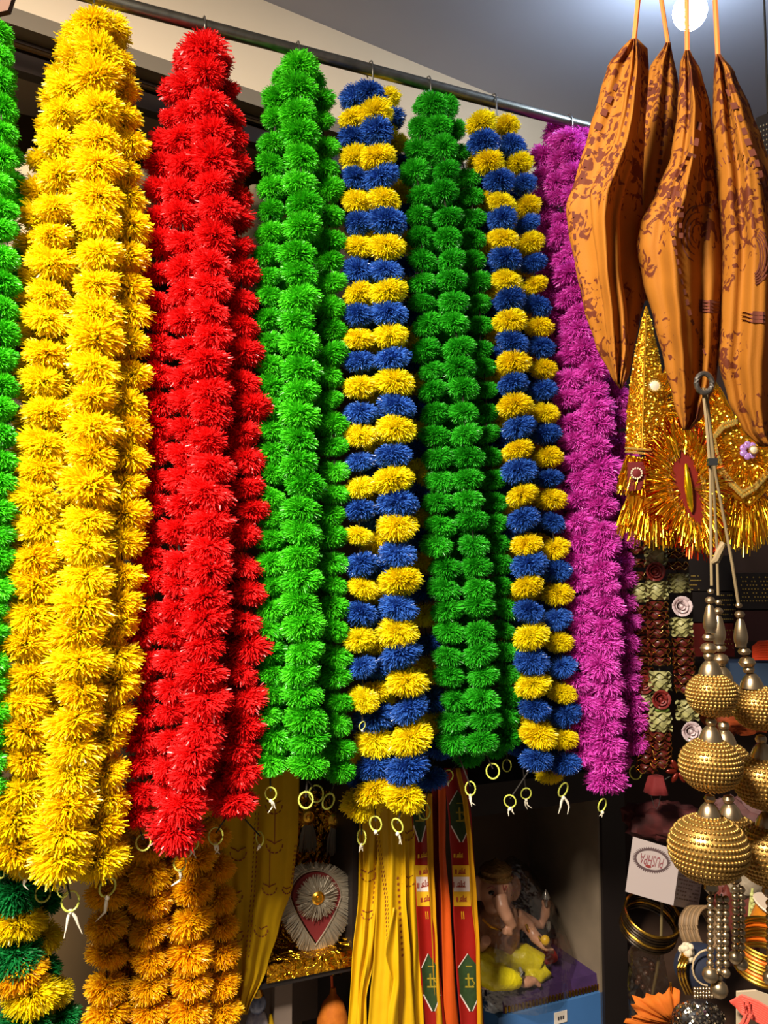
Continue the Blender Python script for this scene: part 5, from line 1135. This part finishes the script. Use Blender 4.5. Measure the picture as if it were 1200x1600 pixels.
# coral threads in a paper sleeve
t = thing('thread_bundle', P(1180, 1596, 1.15), 'coral red thread bundle in a paper sleeve at the lower right corner', 'thread')
for i in range(9):
    b = MB(); s = i * 3.4; b.tube([P(1142 + s * .3, 1566 + s * .2, 1.16), P(1160, 1556 + s, 1.15), P(1185, 1566 + s * 1.1, 1.14), P(1225, 1590 + s * 1.2, 1.13)], .0022, 6); b.build('thread', mat('coral_thread', S(226, 86, 70), .6), t)
for i in range(2):
    b = MB(); b.tube([P(1162 + i * 8, 1566, 1.14), P(1166 + i * 8, 1584, 1.135), P(1160 + i * 7, 1598, 1.135), P(1146, 1612, 1.14)], .0022, 6); b.build('loose_thread', mat('coral_thread', S(226, 86, 70), .6), t)
b = MB(); b.poly([P(x, yy, 1.18) for x, yy in ((1150, 1548), (1180, 1546), (1236, 1566), (1236, 1640), (1150, 1640))], Vector((0, -1, 0)), .004); b.build('paper_sleeve', mat('pale_paper', S(190, 170, 140), .8), t, smooth=False)
# ribbon reel, lace trimming and dark cartons on the right
t = thing('ribbon_reel', P(1198, 1462, 1.45), 'orange ribbon reel with white flanges at the right edge', 'reel')
c = P(1200, 1438, 1.45); kk = mpp(c); rt = Matrix.Rotation(.25, 3, 'X') @ Matrix.Rotation(.3, 3, 'Y')
b = MB(); b.lathe([(24 * kk, -24 * kk), (25 * kk, 0), (24 * kk, 24 * kk)], c, 26, rt); b.build('ribbon', mat('orange_ribbon', S(220, 134, 34), .35, .3, noise=.3, nscale=90), t)
for s in (-1, 1):
    b = MB(); b.lathe([(31 * kk, -1.6 * kk), (32 * kk, 0), (31 * kk, 1.6 * kk)], c + rt @ Vector((0, 0, s * 25 * kk)), 26, rt); b.build('flange', mat('white_flange', S(206, 184, 160), .5), t)
t = thing('lace_trim', P(1176, 1480, 1.5), 'pale green lace trimming hanging beside the orange ribbon reel', 'trimming')
b = MB(); pts = [P(1176, 1388, 1.5), P(1172, 1412, 1.5), P(1170, 1440, 1.5), P(1172, 1476, 1.5)]; b.tube(pts, .0022, 7); b.build('braid', mat('green_braid', S(170, 170, 100), .6), t)
b = MB()
for i in range(16): b.ell(P(1175 + 2 * (i % 2), 1398 + i * 5, 1.497), .004, 8, 5)
b.build('scallops', mat('green_braid', S(170, 170, 100), .6), t, kind='stuff')
def carton(label, x0, y0, x1, y1, dep, m, studs=None, h=.1, cat='box'):
    t = thing('carton', P((x0 + x1) / 2, y1, dep), label, cat); a, c = P(x0, y0, dep), P(x1, y1, dep)
    b = MB(); b.hexa([Vector((a.x, a.y, c.z)), Vector((c.x, a.y, c.z)), Vector((c.x, a.y, a.z)), Vector((a.x, a.y, a.z)), Vector((a.x, a.y + h, c.z)), Vector((c.x, a.y + h, c.z)), Vector((c.x, a.y + h, a.z)), Vector((a.x, a.y + h, a.z))]); b.build('body', m, t, smooth=False)
    if studs:
        b = MB(); nx, nz, xa, ya, xb, yb_ = studs
        for i in range(nx):
            for j in range(nz):
                if R() < .25: continue
                b.bead(P(xa + (xb - xa) * (i + .5 * (j % 2)) / nx, ya + (yb_ - ya) * j / nz, dep - .001), .0022)
        b.build('gold_studs', M_bgold, t, kind='stuff')
    return t
M_dbox = mat('black_card', S(34, 24, 20), .5); M_rbox = mat('wine_card', S(70, 18, 18), .5); M_redc = mat('red_cloth_fold', S(150, 36, 22), .6, noise=.4, nscale=60)
carton('black gold-studded box on the upper right shelf, topmost', 1150, 895, 1236, 952, 2.24, M_dbox, (12, 7, 1158, 902, 1215, 945))
carton('wine red box on the upper right shelf below the black studded box', 1150, 954, 1236, 1002, 2.24, M_rbox)
carton('black studded box behind the bead tassel cords', 1082, 925, 1148, 972, 2.26, M_dbox, (8, 6, 1124, 930, 1150, 975))
carton('wine red box on the upper shelf behind the nearest bead tassel', 1082, 974, 1148, 1026, 2.26, M_redc, (6, 5, 1122, 985, 1150, 1020))
carton('dark box beside the flower garlands behind the bead tassels', 1076, 868, 1148, 923, 2.26, M_dbox, (7, 4, 1078, 900, 1096, 928))
carton('blue carton at the right edge above the beaded ball', 1140, 1036, 1240, 1092, 2.1, mat('navy_card', S(44, 62, 86), .5))
t = thing('thread_skein', P(1196, 1034, 2.1), 'bright orange-red thread skein on the blue carton at the right edge', 'thread')
b = MB()
for i in range(8):
    for j in range(4): b.tube([P(1176, 1012 + i * 2.6, 2.1 + j * .006), P(1186, 1003 + i * 3.8, 2.09 + j * .006), P(1215, 1002 + i * 4.0, 2.09 + j * .006), P(1238, 1010 + i * 3, 2.1 + j * .006)], .0034, 6)
b.build('threads', mat('orange_red_thread', S(214, 62, 14), .5), t, kind='stuff')
# crumpled bundles filling the shelf behind the carton
for i, (x, yy, rx, rz, dep, m, lab) in enumerate((
    (1036, 1282, 60, 26, 2.02, mat('wine_cloth', S(84, 26, 24), .7, noise=.5, nscale=40), 'crumpled wine red cloth bundle above the white lettered carton'),
    (1150, 1290, 50, 40, 1.9, mat('mauve_cloth', S(110, 70, 66), .6, noise=.5, nscale=40), 'crumpled mauve cloth bundle behind the largest beaded ball'),
    (1150, 1440, 34, 60, 1.75, mat('dark_red_pack', S(104, 40, 28), .5, noise=.5, nscale=60), 'dark red packet standing behind the hanging bead strings'),
    (1168, 1382, 26, 20, 1.6, mat('grey_satin', S(150, 134, 112), .35, noise=.4, nscale=50), 'grey satin bundle beside the largest beaded ball'),
    (1150, 1110, 50, 34, 2.1, mat('rust_cloth', S(176, 74, 24), .6, noise=.5, nscale=70), 'rust orange sequinned bundle between the bead tassels'))):
    c = P(x, yy, dep); kk = mpp(c); b = MB(); n = 30; m_ = 16; vs = []
    for a in range(m_ + 1):
        th = math.pi * (.03 + .94 * a / m_)
        for j in range(n):
            ph = 6.2832 * j / n; w_ = 1 + .10 * math.sin(4 * ph + 3 * th + i) + .07 * math.sin(9 * ph - 5 * th) + .05 * math.sin(13 * th + 6 * ph)
            sq = lambda v: math.copysign(abs(v) ** .7, v)
            vs.append(c + Vector((rx * kk * w_ * math.sin(th) * sq(math.cos(ph)), rx * .6 * kk * w_ * math.sin(th) * sq(math.sin(ph)), rz * kk * w_ * sq(math.cos(th)))))
    b.add(vs, [(a * n + j, (a + 1) * n + j, (a + 1) * n + (j + 1) % n, a * n + (j + 1) % n) for a in range(m_) for j in range(n)] + [tuple(range(n)), tuple(m_ * n + j for j in range(n))[::-1]])
    tag(b.build('cloth_bundle', m), lab, 'bundle')
